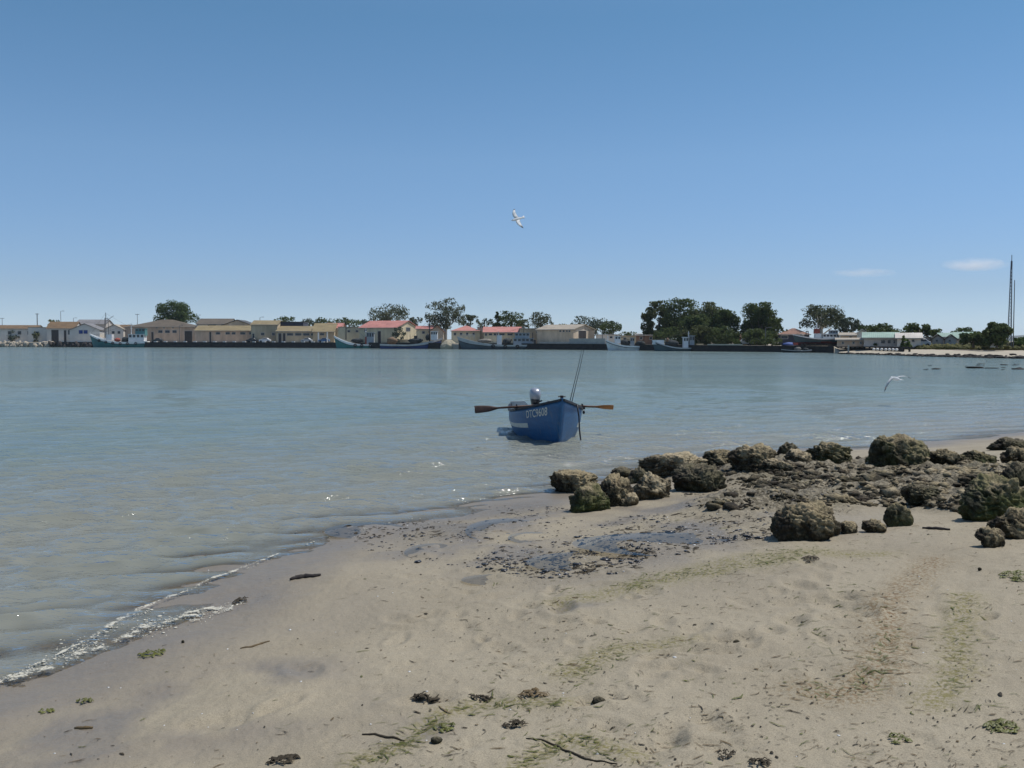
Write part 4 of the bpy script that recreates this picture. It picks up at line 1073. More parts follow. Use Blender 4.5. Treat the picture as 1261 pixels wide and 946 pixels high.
def house(label, px0, px1, off, eave, ridge, wall, roof, W=9, style='x', wins=(), doors=(), phi=None, pxB=None, cat='building', sidewins=(), over=.35, chimney=None, glass=None, base=None):
    """front wall between the sight lines px0 and px1; eave and ridge are photo rows; style: x ridge along the front, y gable to the front, hip, shed, flat"""
    ph = math.atan(U((px0 + px1) / 2)) * (.95 if px0 > 740 else .30) if phi is None else R(phi); Yc = Dq(px1) + off
    if phi is None and px0 < 740: Yc = max(Yc, Dq(px0) + 4 + (px1 - px0) / F * Yc * math.sin(abs(ph)))
    z0 = zq(px1) if base is None else base
    C_ = Vector((U(px1) * Yc / CP, Yc, z0)); uA = U(px0) / CP
    L = (C_.x - uA * Yc) / (math.cos(ph) + uA * math.sin(ph))
    if pxB is not None:
        uB = U(pxB) / CP; W = (uB * Yc - C_.x) / (math.sin(ph) - uB * math.cos(ph))
    root = empty('house' if cat == 'house' else ('shed' if cat == 'shed' else 'warehouse' if cat == 'warehouse' else 'building'), C_, label, cat, None, -ph)
    he = at(px1, eave, Yc).z - z0; hr = at(px1, ridge, Yc + (W * .5 if style in 'xhip' else 0)).z - z0; hr = max(hr, he + .1)
    Mw = Matrix.Translation(C_) @ Matrix.Rotation(-ph, 4, 'Z'); Mi = Mw.inverted()
    # walls
    mb = MB()
    if style == 'x':
        prof = [(0, 0), (0, he), (W / 2, hr - .12), (W, he), (W, 0)]; mb.loft([[Vector((x, y, z)) for y, z in prof] for x in (-L, 0)])
    elif style == 'y':
        prof = [(-L, 0), (-L, he), (-L / 2, hr - .12), (0, he), (0, 0)]; mb.loft([[Vector((x, y, z)) for x, z in prof] for y in (0, W)])
    elif style == 'shed':
        prof = [(0, 0), (0, he), (W, hr - .1), (W, 0)]; mb.loft([[Vector((x, y, z)) for y, z in prof] for x in (-L, 0)])
    else:
        mb.box(-L, 0, 0, W, 0, he if style == 'hip' else hr)
    mb.build('wall', WALL[wall], root)
    # roof
    mb = MB(); t = .14; o_ = over
    if style == 'x':
        sl = (hr - he) / (W / 2); pr = [(-o_, he - o_ * sl), (W / 2, hr), (W + o_, he - o_ * sl), (W + o_, he - o_ * sl + t), (W / 2, hr + t), (-o_, he - o_ * sl + t)]
        mb.loft([[Vector((x, y, z + .02)) for y, z in pr] for x in (-L - o_, o_)])
    elif style == 'y':
        sl = (hr - he) / (L / 2); pr = [(-L - o_, he - o_ * sl), (-L / 2, hr), (o_, he - o_ * sl), (o_, he - o_ * sl + t), (-L / 2, hr + t), (-L - o_, he - o_ * sl + t)]
        mb.loft([[Vector((x, y, z + .02)) for x, z in pr] for y in (-o_, W + o_)])
    elif style == 'shed':
        sl = (hr - he) / W; mb.loft([[Vector((x, y, z + .02)) for y, z in ((-o_, he - o_ * sl), (W + o_, hr + o_ * sl), (W + o_, hr + o_ * sl + t), (-o_, he - o_ * sl + t))] for x in (-L - o_, o_)])
    elif style == 'hip':
        k = min(W / 2, L / 2 - .3)
        V = [(-L - o_, -o_, he), (o_, -o_, he), (o_, W + o_, he), (-L - o_, W + o_, he), (-L + k, W / 2, hr), (-k, W / 2, hr), (-L - o_, -o_, he + .1), (o_, -o_, he + .1), (o_, W + o_, he + .1), (-L - o_, W + o_, he + .1)]
        mb.add(V, [(3, 2, 1, 0), (6, 7, 5, 4), (7, 8, 5), (8, 9, 4, 5), (9, 6, 4), (0, 1, 7, 6), (1, 2, 8, 7), (2, 3, 9, 8), (3, 0, 6, 9)])
    else:
        mb.box(-L - .15, .15, -.15, W + .15, hr, hr + .2)
    rf = mb.build('roof', ROOF[roof], root)
    if chimney:
        p = -L * chimney; m2 = MB(); m2.box(p - .35, p + .35, W * .5 - .35, W * .5 + .35, hr - .6, hr + 1.0); m2.box(p - .42, p + .42, W * .5 - .42, W * .5 + .42, hr + 1.0, hr + 1.12); m2.build('chimney', TRIM, rf)
    if style in ('x', 'shed', 'hip') and he > 1:
        zt = he - (o_ * (hr - he) / (W / 2 if style == 'x' else W) if style != 'hip' else 0)
        m2 = MB(); m2.box(-L - o_, o_, -o_ - .09, -o_ - .003, zt - .02, zt + .15); m2.build('gutter', TRIM, root)
    cam_l = Mi @ Vector((0, 0, EYE))
    def on_front(px, py, sideplane=False):
        d = Mi.to_3x3() @ ray(px, py); k = (-cam_l.y / d.y) if not sideplane else (-cam_l.x / d.x); return cam_l + d * k
    def opening(bx_, isdoor, side):
        x0, x1, y0, y1 = bx_[:4]; gm = bx_[4] if len(bx_) > 4 else (DOORD if isdoor else (glass or GLASS))
        a = on_front(x0, y1, side); b_ = on_front(x1, y0, side)
        if not side:
            p0, p1 = a.x, b_.x
        else: p0, p1 = a.y, b_.y
        za, zb = (0.02 if isdoor else a.z), b_.z
        zb = min(zb, he - .1) if not side else zb
        f_ = .09; fm = MB(); gmb = MB()
        def bxx(mbb, q0, q1, r0, r1, d0, d1):
            if side: mbb.box(d0, d1, q0, q1, r0, r1)
            else: mbb.box(q0, q1, -d1, -d0, r0, r1)
        for q in ((p0 - f_, p0, za - f_, zb + f_), (p1, p1 + f_, za - f_, zb + f_), (p0, p1, zb, zb + f_)) + (() if isdoor else ((p0, p1, za - f_, za),)): bxx(fm, q[0], q[1], max(q[2], .01), q[3], .004, .07)
        fr_ = fm.build('door' if isdoor else 'window', FRAME, root)
        bxx(gmb, p0, p1, za, zb, .004, .03)
        if not isdoor and (p1 - p0) > .8: bxx(gmb, (p0 + p1) / 2 - .03, (p0 + p1) / 2 + .03, za, zb, .03, .05)
        gmb.build('leaf' if isdoor else 'pane', gm, fr_)
    for b_ in wins: opening(b_, False, False)
    for b_ in doors: opening(b_, True, False)
    for b_ in sidewins: opening(b_, b_[4] == 'door' if len(b_) > 4 and isinstance(b_[4], str) else False, True) if not (len(b_) > 4) else opening(b_[:4], True, True)
    return root

house('long low white house with a faded brown roof behind the boulder bank', -12, 46, 16, 405.0, 401.0, 'white', 'brown', 9, 'x', [(10, 14, 408, 412), (22, 26, 408, 412), (34, 38, 408, 412)], cat='house')
house('low whitewashed outbuilding with a flat top beside the brown roofed garage', 36, 61, 12, 404.5, 403.6, 'white', 'pale', 7, 'flat', [(44, 48, 408.5, 412)], cat='house')
house('white garage building with a mossy brown roof and a wide dark opening', 59, 93, 13, 404.5, 396.8, 'white', 'brown', 10, 'x', [(84, 88, 407, 412)], [(63.5, 72, 406.5, 416), (79, 81.5, 407, 416)])
house('white gabled house with two blue windows', 87, 124, 10, 406.5, 398.8, 'white', 'grey', 10, 'y', [(97.3, 101.8, 406.2, 411.0), (103.2, 107.8, 406.2, 411.0)], glass=BLUEG, cat='house')
house('long pale grey roofed shed rising behind the white gabled house', 94, 130, 30, 399.5, 394.2, 'grey', 'grey', 12, 'x', cat='shed')
house('small white gabled house half hidden behind the teal trawler with white wheelhouse', 130, 153, 16, 405.5, 400.0, 'white', 'pale', 9, 'y', [(138, 141, 408, 411), (145, 148, 408, 411)], cat='house')
house('white hut beside the wide grey brown warehouse', 148, 160, 20, 403.5, 400.5, 'white', 'brown', 6, 'x', [(152, 156, 406, 409)], cat='house')
house('wide grey brown roofed warehouse with a tall dark doorway below the round tree', 156, 241, 10, 403.2, 393.8, 'pink', 'greybrown', 20, 'hip', [(195, 200, 407, 410), (203.5, 209, 407, 410), (212.5, 217.5, 407, 410), (192, 194, 402.8, 404.3), (201, 203, 402.8, 404.3), (212, 214, 402.8, 404.3)], [(186.5, 189, 409, 416), (227.5, 236.5, 407.8, 418)], cat='warehouse')
house('brown roofed hall standing behind the tan roofed wing', 243, 283, 30, 399.3, 393.0, 'white', 'greybrown', 16, 'x', [(256, 266, 400.2, 401.8)], cat='warehouse')
house('grey gabled shed behind the tan roofed wing, beside the brown roofed hall', 274, 312, 26, 401, 394.2, 'beige', 'dark', 16, 'y', cat='shed')
house('long wing with a tan roof and a row of small dark windows', 241, 318, 9, 407.4, 401.6, 'pink', 'tan', 12, 'x', [(266, 271, 409.3, 412), (278, 283, 409.3, 412), (285.5, 290, 409.3, 412), (296, 302, 409.3, 412), (307, 312.5, 409.3, 412)], [(258, 260, 409, 416)], cat='warehouse')
house('tan roofed hall with a gable end between two long wings', 310, 342, 8, 400.2, 395.2, 'tan', 'tan', 14, 'x', [(321.5, 325.5, 410, 413), (335, 338.5, 410, 413)], [(311, 313, 411, 416)], cat='warehouse')
house('low flat dark roofed block behind the tan lean to', 338, 374, 22, 402, 397.0, 'dark', 'dark', 12, 'flat', cat='warehouse')
house('tan lean to warehouse with paired dark doors', 341, 392, 8, 408.3, 401.8, 'tan', 'tan', 11, 'shed', [(353.5, 361, 410.5, 413.3), (363.5, 371, 410.5, 413.3), (373.5, 381, 410.5, 413.3), (383, 389, 410.5, 413.3)], [(343, 346.5, 410.5, 418), (348.5, 351.5, 410.5, 418)], cat='warehouse')
house('olive tan roofed store at the end of the warehouse row', 386, 412, 14, 408.5, 398.8, 'tan', 'tan', 12, 'x', [(394, 399, 410.5, 413)], cat='warehouse')
house('small store with a faded red roof behind the second teal trawler', 402, 421, 20, 404.3, 398.5, 'cream', 'red', 10, 'x', cat='shed')
house('plain cream block with two small square windows', 417, 444, 12, 403.8, 403.2, 'cream', 'pale', 8, 'flat', [(428, 431, 406.8, 409.2), (438, 441, 406.8, 409.2)])
house('large cream warehouse with a coral red roof and a gable end', 443, 489, 10, 403.6, 395.4, 'cream', 'red', 0, 'x', [(449, 451.5, 406, 409)], [(465.5, 469, 408, 415)], 24, 516, 'warehouse', [(500, 505, 403.6, 407.8)])
house('small cream house with a red roof beside the large gabled warehouse', 513, 532, 14, 405.3, 402.0, 'cream', 'red', 8, 'x', [(520, 523, 408, 411)], cat='house')
house('beige gabled shed behind the dark blue fishing boat', 529, 546, 16, 408.3, 402.0, 'beige', 'rust', 10, 'y', [(533.5, 537.5, 407.6, 409)], cat='shed')
house('cream house with a red hipped roof beside the tall eucalyptus', 556, 591, 14, 408.0, 401.2, 'cream', 'red', 10, 'hip', [(559, 561.5, 410, 413), (566.5, 569, 410, 413), (574, 576.5, 410, 413), (582, 584.5, 410, 413)], cat='house')
house('grey flat roofed link between two red roofed houses', 588, 599, 16, 405, 404.0, 'beige', 'grey', 8, 'flat', cat='building')
house('long cream house with a red roof under the cypress', 596, 641, 13, 409.4, 403.2, 'cream', 'red', 10, 'x', [(597.5, 599.5, 410.5, 413.5), (602, 606, 410.8, 413), (608, 611, 410.8, 413), (615, 621, 410.8, 413), (625, 631, 410.8, 413)], [(612, 613.5, 410.5, 418)], cat='house')
house('plain grey block with two tiny windows beside the big beige gabled shed', 640, 664, 12, 406, 405.2, 'tan', 'pale', 10, 'flat', [(660.5, 662, 408.4, 410.2), (664 - 1.2, 663.6, 408.4, 410.2)])
house('big beige gabled shed with a pale roof and a tall dark door', 661, 706, 9, 405.9, 400.3, 'beige', 'pale', 0, 'x', [(689.0, 691, 406.8, 408.8), (693.2, 695.2, 406.8, 408.8), (697.5, 699, 406.8, 408.8), (700.6, 702.3, 406.8, 408.8)], (), 34, 732, 'warehouse', [(712.5, 721.5, 407.5, 417.5, 'door')])
house('small beige annex at the end of the big gabled shed', 722, 732, 20, 408, 407.2, 'beige', 'pale', 8, 'flat', [(723.5, 725.5, 404, 407)])
house('low white building half hidden behind the white trawler', 736, 762, 18, 413.3, 412.8, 'white', 'white', 8, 'flat', [(751, 754, 414.5, 416.5)])
house('low cream building between white trawler and brick house', 760, 784, 24, 414.5, 414.0, 'cream', 'pale', 8, 'flat', [(768, 771, 416, 418)])
house('brick house with a pale flat roof beside the dark trees', 783, 812, 18, 413.4, 411.3, 'brick', 'pale', 10, 'shed', [(788, 791, 415, 418), (800, 803, 415, 418)], cat='house')
house('rust roofed shed glimpsed between two groups of dark trees', 906, 929, 26, 416, 411.0, 'brick', 'rust', 9, 'x', cat='shed')
house('dark walled boat shed with a rounded brown roof', 958, 996, 26, 412.5, 404.3, 'dark', 'rust', 16, 'hip', [(962, 970, 413.5, 417)], cat='shed')
house('beige roofed house behind the hauled out ship', 1034, 1062, 30, 413.5, 410.5, 'beige', 'pale', 10, 'x', [(1046, 1049, 414.5, 416.5)], cat='house')
house('white gable end beside the long green roof', 1055, 1066, 22, 410, 406.0, 'white', 'white', 8, 'y', cat='house')
house('long grey pink storehouse along the spit, in front of the green roof', 1030, 1078, 13, 419.2, 417.0, 'pink', 'pale', 8, 'shed', [(1037, 1039, 421, 423.5), (1050, 1052, 421, 423.5), (1059, 1061, 421, 423.5)], cat='warehouse')
house('long shed with a pale green roof and white pillars', 1063, 1106, 18, 416.5, 410.2, 'grey', 'green', 12, 'x', [(1085, 1090, 419, 423), (1093, 1097, 419, 423), (1100, 1103, 419, 423)], cat='shed')
house('low white roofed shed beside the green roofed one', 1104, 1133, 22, 417.0, 411.0, 'white', 'white', 10, 'x', [(1112, 1115, 418.5, 421), (1123, 1126, 418.5, 421)], cat='shed')
house('grey gabled cottage nearest the white roofed shed', 1131, 1148, 30, 418, 413.8, 'grey', 'greybrown', 9, 'y', [(1138, 1141, 418, 421)], cat='house')
house('grey gabled cottage in the middle of the row of three', 1147, 1161, 30, 417.5, 412.4, 'grey', 'greybrown', 9, 'y', [(1152, 1155, 417.5, 421)], cat='house')
house('green roofed cottage behind the grey gabled row', 1156, 1176, 42, 415.5, 411.0, 'white', 'green', 9, 'x', cat='house')
house('grey gabled cottage at the end of the row of three', 1163, 1177, 30, 417.5, 412.6, 'grey', 'greybrown', 9, 'y', [(1168, 1171, 417.5, 421)], cat='house')
house('pale green roofed house beside the round dark trees', 1175, 1198, 36, 417.5, 410.0, 'white', 'green', 10, 'x', cat='house')
house('tiny white kiosk under the round dark trees', 1219, 1227, 16, 420.6, 419.8, 'white', 'white', 4, 'shed', cat='house')

# ------------------------------------------------------------------ jetty on the spit
JM = M('jetty_timber', (.035, .03, .027), .85, .4, 2)
c = fpt(1075, 6, 0); root = empty('jetty', c, 'low dark timber jetty in front of the grey pink storehouse', 'jetty')
pa, pb = fpt(1028, 7, 0) - c, fpt(1124, 7, 0) - c
mb = MB(); mb.loft([[p + Vector((0, y, z)) for y, z in ((0, 1.05), (4.5, 1.05), (4.5, 1.30), (0, 1.30))] for p in (pa, pb)]); mb.build('deck', JM, root)
for i in range(15):
    p = pa + (pb - pa) * (i + .5) / 15
    mb = MB(); mb.tube([p + Vector((0, .25, -.2)), p + Vector((0, .25, 1.06))], .16, 6); mb.build('pile', JM, root)
mb = MB(); mb.loft([[p + Vector((0, y, z)) for y, z in ((3.5, .3), (3.7, .3), (3.7, 1.0), (3.5, 1.0))] for p in (pa, pb)]); mb.build('fender_board', JM, root)
for i, px in enumerate((1075.5, 1080, 1085, 1090, 1094.5, 1099, 1103.5)):
    p = fpt(px, 5.0, .62); mb = MB(); mb.blob((0, 0, .2), (.25, .25, .22), 10, 7, .04); o = mb.build('buoy', M('white_paint', (0, 0, 0)), smooth=True, loc=p); tag(o, 'white round buoy in the row lying before the dark jetty', 'buoy', 'white buoys before the jetty')
slab('sign_post', 'short pale post standing on the spit before the jetty', 'post', 1043.6, 1045.2, 2, .2, .2, 1.5, PALE)
# dark wrack along the edge of the spit
PT = []
for _ in range(1500):
    px = random.uniform(1032, 1300); o_ = -.2 + random.gauss(0, .5) * (1 + (px - 1032) / 140) + .6 * fbm2(np.array([px * .06]), np.array([1.5]), 3, 3)[0]; p = fpt(px, o_, max(.02, .05 + o_ * .1)); PT.append(tuple(p))
o = lumps('wrack', PT, r2.gamma(2, .06, len(PT)) + .05, .4, M('wrack', (.035, .028, .022), .8, .4, 3), I1, .3); tag(o, 'dark wrack along the water edge of the far sand spit', 'seaweed', kind='stuff')
PT = []
for _ in range(34):
    px = random.uniform(1130, 1300); p = gnd(px, random.choice((448.6, 450, 453.5, 455)) + random.gauss(0, .5), 0); PT.append((p.x, p.y, 0.0))
o = lumps('reef', PT, r2.gamma(2, .08, len(PT)) + .05, .14, M('wrack', (0, 0, 0)), I1, .3); tag(o, 'dark weed and stones breaking the surface off the far sand spit', 'reef', kind='stuff')
# ------------------------------------------------------------------ trees
def leafmat(name, c, c2):
    m, nt, b = newmat(name)
    geo = nd(nt, 'ShaderNodeNewGeometry').outputs['Position']
    f = noise_node(nt, geo, .55, 4, .7); f2 = noise_node(nt, geo, 3.0, 2, .6)
    col = mixc(nt, ramp(nt, f, [(.36, 0), (.64, 1)]), c, c2); col = mixc(nt, .6, col, ramp(nt, f2, [(.3, .6), (.7, 1.35)]), 'MULTIPLY')
    nt.links.new(col, b.inputs['Base Color']); b.inputs['Roughness'].default_value = .7; b.inputs['Specular IOR Level'].default_value = .2
    tl = nd(nt, 'ShaderNodeBsdfTranslucent'); nt.links.new(col, tl.inputs['Color']); mx = nd(nt, 'ShaderNodeMixShader'); mx.inputs[0].default_value = .45
    nt.links.new(b.outputs[0], mx.inputs[1]); nt.links.new(tl.outputs[0], mx.inputs[2]); nt.links.new(mx.outputs[0], nt.nodes['Material Output'].inputs['Surface'])
    return m
LEAF = {'dark': leafmat('leaf_dark', (.050, .074, .026), (.102, .130, .043)), 'olive': leafmat('leaf_olive', (.070, .086, .034), (.135, .146, .058)), 'euc': leafmat('leaf_eucalyptus', (.060, .077, .042), (.130, .140, .082)),
        'green': leafmat('leaf_green', (.045, .080, .022), (.095, .130, .036)), 'blue': leafmat('leaf_bluegreen', (.055, .075, .052), (.105, .125, .085)), 'rust': leafmat('leaf_reddish', (.11, .052, .038), (.14, .085, .05))}
BARK = M('bark', (.16, .13, .10), .9, .35, 2); BARKW = M('bark_pale', (.50, .46, .40), .8, .25, 1.5)

def tree(label, x0, x1, yt, yb, off, leaf='dark', style='round', bark=None, dens=1.0, seed=1, cat='tree', name='tree', group='trees of the harbour town', ncl=None, ls=None, base=None):
    r_ = np.random.default_rng(seed); pxc = (x0 + x1) / 2; Y = Dq(pxc) + off; zg_ = zq(pxc) if base is None else base
    X_ = U(pxc) * Y / CP; w_ = (x1 - x0) / F * Y; zt, zb = at(pxc, yt, Y).z, at(pxc, yb, Y).z
    zb = zg_ + .1 if style in ('bush',) or (style == 'cone' and x0 > 1000) else max(zb, zg_ + .4); h = zt - zb; dep = w_ * .8
    root = empty(name, (X_, Y, zg_), label, cat, group)
    n = int((ncl or 9 + 16 * min(1, w_ * h / 120)) * 2.0)
    C_ = []; Rd = []
    for i in range(n):
        if style == 'cone':
            t = r_.random() ** 1.3; rad = (1 - t) * .8 + .08; a = r_.random() * 2 * PI; C_.append((math.cos(a) * rad * .6, math.sin(a) * rad * .6, t * 2 - 1)); Rd.append(.22 + .3 * (1 - t)); continue
        while True:
            p = r_.uniform(-1, 1, 3)
            if style == 'umbrella': p[2] = abs(p[2]) ** 1.0 * 1.6 - .8; ok = p[0] ** 2 + p[1] ** 2 + (max(p[2] + .5, 0) / 1.5) ** 2 < 1
            elif style == 'loose': ok = .12 < (p ** 2).sum() < 1.05
            elif style == 'wide': ok = p[0] ** 2 + p[1] ** 2 < 1 and p[2] < .75 - .7 * p[0] ** 2
            else: ok = (p ** 2).sum() < 1
            if ok: break
        C_.append(p); Rd.append(r_.uniform(.24, .44) if style != 'loose' else r_.uniform(.18, .33))
    C_ = np.array(C_); Rd = np.array(Rd)
    area = (x1 - x0) * max(2, (yb - yt)) * .66
    nl = int(min(8000, max(180, area * 3.4 * dens))); ls_ = ls or max(.26, 1.15 / F * Y)
    k = r_.choice(n, nl, p=Rd ** 2 / (Rd ** 2).sum())
    d = r_.normal(size=(nl, 3)); d /= np.linalg.norm(d, axis=1)[:, None]
    rad = Rd[k] * r_.random(nl) ** .45
    sc = np.array([1, 1, max(.6, min(1.4, w_ / max(h, .3) * .75))])
    P = C_[k] + d * rad[:, None] * sc
    P = P / np.maximum(np.percentile(np.abs(P), 96, axis=0), .01); P = np.where(np.abs(P) > 1, np.sign(P) * (1 + (np.abs(P) - 1) * .45), P) if style != 'cone' else P; P = P if style != 'cone' else P / np.array([max(np.abs(P[:, 0]).max(), .01), max(np.abs(P[:, 1]).max(), .01), max(np.abs(P[:, 2]).max(), .01)])
    P = P * np.array([w_ / 2, dep / 2, h / 2])
    nrm = d + r_.normal(size=(nl, 3)) * .55; nrm /= np.linalg.norm(nrm, axis=1)[:, None]
    t1 = np.cross(nrm, r_.normal(size=(nl, 3))); t1 /= np.linalg.norm(t1, axis=1)[:, None]; t2 = np.cross(nrm, t1)
    s1 = ls_ * r_.uniform(.5, 1.25, (nl, 1)); s2 = s1 * r_.uniform(.45, .9, (nl, 1))
    fold = nrm * s1 * .25
    Vq = np.stack([P - t1 * s1, P + t2 * s2 + fold, P + t1 * s1, P - t2 * s2 + fold], 1).reshape(-1, 3)
    zc = (zt + zb) / 2 - zg_; Vq[:, 2] += zc; Vq[:, 2] = np.maximum(Vq[:, 2], .03)
    npmesh('crown' if cat == 'tree' else 'foliage', Vq, np.arange(nl * 4).reshape(-1, 4), LEAF[leaf], root)
    mb = MB(); H_ = zc; rt = max(.10, min(.45, w_ * .032 + h * .015))
    if style == 'bush':
        for q in range(3): mb.tube([(r_.normal() * .1, r_.normal() * .1, 0), (r_.normal() * w_ * .15, r_.normal() * .2, max(.2, zc * .9))], [.07, .03], 6)
    else:
        lean = r_.normal() * w_ * .04; top = Vector((lean, 0, H_))
        mb.tube([(0, 0, -.1), (lean * .2, .05, H_ * .35), (lean * .6, -.05, H_ * .72), top], [rt * 1.25, rt, rt * .85, rt * .5], 8)
        for q in range(7 if style != 'cone' else 0):
            e = Vector(C_[q % n] * np.array([w_ / 2, dep / 2, h / 2]) * .8) + Vector((0, 0, zc)); s0 = Vector((lean * .5, 0, max(.3, min(H_ * .75, (zb - zg_) * .8 + q * h * .03)))); mid = s0 * .5 + e * .5 + Vector((0, 0, -h * .05))
            mb.tube([s0, mid, e], [rt * .55, rt * .36, rt * .14], 6)
    mb.build('trunk', BARKW if bark == 'pale' else BARK, root, smooth=True)
    return root
T = tree
T('small olive bush poking over the mossy brown garage roof', 61, 74, 393.5, 403, 28, 'olive', 'round', seed=1)
T('round broad green tree above the wide grey brown warehouse', 197, 241, 369, 396, 34, 'green', 'wide', seed=2, dens=2.0)
T('dark low tree crown showing above the flat dark roofed block', 339, 363, 388.6, 399, 50, 'dark', 'wide', seed=3)
T('flat line of dark trees behind the tan lean to warehouse', 371, 392, 392.5, 402, 60, 'blue', 'wide', seed=4)
T('small dark tree in the gap before the first red roof', 389, 409, 391.6, 402, 60, 'dark', 'round', seed=5)
T('spreading dark tree behind the plain cream block', 408, 443, 391.8, 404, 46, 'dark', 'wide', seed=6)
T('small grey green tree touching the end of the coral red roof', 440, 455, 394, 400, 60, 'blue', 'round', seed=7)
T('umbrella shaped eucalyptus above the large coral red roof', 458, 503, 375.2, 397, 36, 'euc', 'umbrella', seed=8, dens=1.1, ncl=26)
T('low ragged tree beside the gable of the large cream warehouse', 503, 520, 391.5, 404, 44, 'euc', 'loose', seed=9)
T('tall open eucalyptus with a pale trunk behind the dark blue boat', 526, 571, 369.5, 404, 24, 'euc', 'loose', 'pale', seed=10, dens=1.0, ncl=34)
T('loose grey green tree behind the red hipped roof', 569, 589, 388.5, 403, 44, 'euc', 'loose', seed=11)
T('thin grey tree between the two red roofed houses', 587, 607, 392.5, 404, 50, 'blue', 'loose', seed=12, dens=.7)
T('dark pointed cypress above the long red roofed house', 606.5, 618, 382.6, 404, 34, 'dark', 'cone', seed=13, dens=1.5)
T('dense dark tree right behind the long red roof beside the cypress', 615, 643, 384.3, 404, 36, 'dark', 'round', seed=14, dens=1.2)
T('smaller tree at the end of the long red roof', 638, 651, 394, 405, 32, 'olive', 'round', seed=15)
T('upright two lobed tree behind the plain grey block', 652, 679, 385.2, 406, 34, 'euc', 'round', seed=16, ncl=14)
T('tiny round bush behind the ridge of the big beige gabled shed', 686, 697, 399, 404, 50, 'dark', 'round', seed=161)
T('high grey green tree behind the door end of the big beige gabled shed', 706, 747, 391, 413, 36, 'blue', 'round', seed=17, dens=1.1, ncl=20)
T('dense dark round tree next to the big beige gabled shed', 739, 764, 396.5, 414, 26, 'dark', 'round', seed=18, dens=1.2)
T('low rounded bush by the low cream building', 763, 783, 407.6, 415, 36, 'dark', 'wide', seed=19)
T('tallest dark tree at the open end of the big tree group', 792, 826, 373, 420, 22, 'olive', 'loose', seed=20, dens=2.3, ncl=34)
T('broad dark tree in the middle of the big tree group', 815, 862, 371.5, 421, 26, 'dark', 'round', seed=21, dens=2.3, ncl=34)
T('dark tree filling the low middle of the big tree group', 836, 880, 388, 424, 14, 'dark', 'round', seed=22, dens=2.3, ncl=26)
T('dark tree with a domed top toward the shed end of the big tree group', 850, 890, 374.5, 421, 24, 'olive', 'round', seed=23, dens=2.3, ncl=30)
T('outermost dark tree of the big group beside a gap of sky', 876, 908, 383.5, 423, 18, 'dark', 'round', seed=24, dens=2.3, ncl=28)
T('large dark tree standing alone between the big group and the boat shed', 914, 955, 374.4, 424, 20, 'dark', 'round', seed=25, dens=2.3, ncl=34)
T('lower leafy tree leaning out over the dark walled boat shed', 944, 968, 394, 420, 24, 'green', 'round', seed=26, dens=1.2)
T('tall eucalyptus with a pale bare trunk above the hauled out ship', 987, 1036, 376.8, 403, 34, 'euc', 'umbrella', 'pale', seed=27, dens=1.15, ncl=28)
T('grey green tree beside the pale trunked eucalyptus', 1028, 1058, 392.6, 412, 44, 'blue', 'loose', seed=28, dens=1.1, ncl=20)
T('dark tree behind the start of the long green roof', 1058, 1092, 397, 412, 44, 'dark', 'round', seed=29)
T('low dark tree behind the far end of the long green roof', 1089, 1117, 401, 413, 46, 'dark', 'loose', seed=30)
T('round dark tree behind the low white roofed shed', 1116, 1143, 398.3, 414, 36, 'dark', 'round', seed=31, dens=1.2)
T('low dark bushy tree behind the row of grey cottages', 1143, 1164, 405, 415, 50, 'dark', 'wide', seed=32)
T('domed dark tree behind the pale green roofed house', 1172, 1198, 401.6, 416, 52, 'dark', 'wide', seed=33)
T('wide dark bushy tree beside the pale green roofed house', 1180, 1216, 409, 428, 18, 'dark', 'wide', seed=34, dens=1.3)
T('round dark tree next to the lattice mast', 1212, 1241, 399.2, 427, 16, 'dark', 'round', seed=35, dens=1.3, ncl=24)
T('low dark bush at the photo edge beyond the lattice mast', 1246, 1290, 414.5, 428, 26, 'green', 'wide', seed=36)
T('small pointed dark conifer before the low white roofed shed', 1107.5, 1115.5, 412.8, 422.5, 14, 'dark', 'cone', seed=37, dens=1.4, base=.80)
def bush(label, *a, **k): return tree(label, *a, cat='shrub', name='shrub', style='bush', group='shrubs of the harbour', **k)
bush('dark round bush against the white wall of the long low house', 12, 24, 407.5, 416, 10, 'blue', seed=51)
bush('thin grey green bush before the flat topped outbuilding', 41, 49, 408.5, 416, 8, 'olive', seed=52)
bush('big dark blue green bush against the gable of the large cream warehouse', 484, 499, 403.5, 415, 7, 'blue', seed=53, dens=1.4)
bush('reddish bush before the coral roofed warehouse wall', 446, 457, 407.5, 415, 6, 'rust', seed=54)
bush('dark bush between grey pink storehouse and jetty', 1056, 1073, 419.5, 428.5, 11, 'olive', seed=55)
bush('grey green bush at the start of the jetty', 1036, 1047, 420.5, 428.5, 11, 'olive', seed=56)
bush('small dark bush under the green roofed shed', 1073, 1082, 420.5, 427.5, 11, 'dark', seed=57)
bush('yellow green bush beside the small pointed conifer', 1114, 1121, 418, 424, 13, 'green', seed=58, base=.80)
bush('green bush low on the quay under the big tree group', 903, 912, 416.5, 424.5, 8, 'green', seed=59)
bush('dark green bush by the quay end of the dark walled boat shed', 940, 960, 416, 426, 9, 'dark', seed=60)
bush('dark undergrowth below the open end of the big tree group', 806, 842, 404, 426, 12, 'dark', seed=61)
bush('dark undergrowth below the middle of the big tree group', 838, 876, 402, 426, 10, 'olive', seed=62)
bush('dark undergrowth below the shed end of the big tree group', 870, 906, 404, 426, 12, 'dark', seed=63)
bush('dark undergrowth at the foot of the lone large dark tree', 914, 948, 406, 426, 14, 'dark', seed=64)
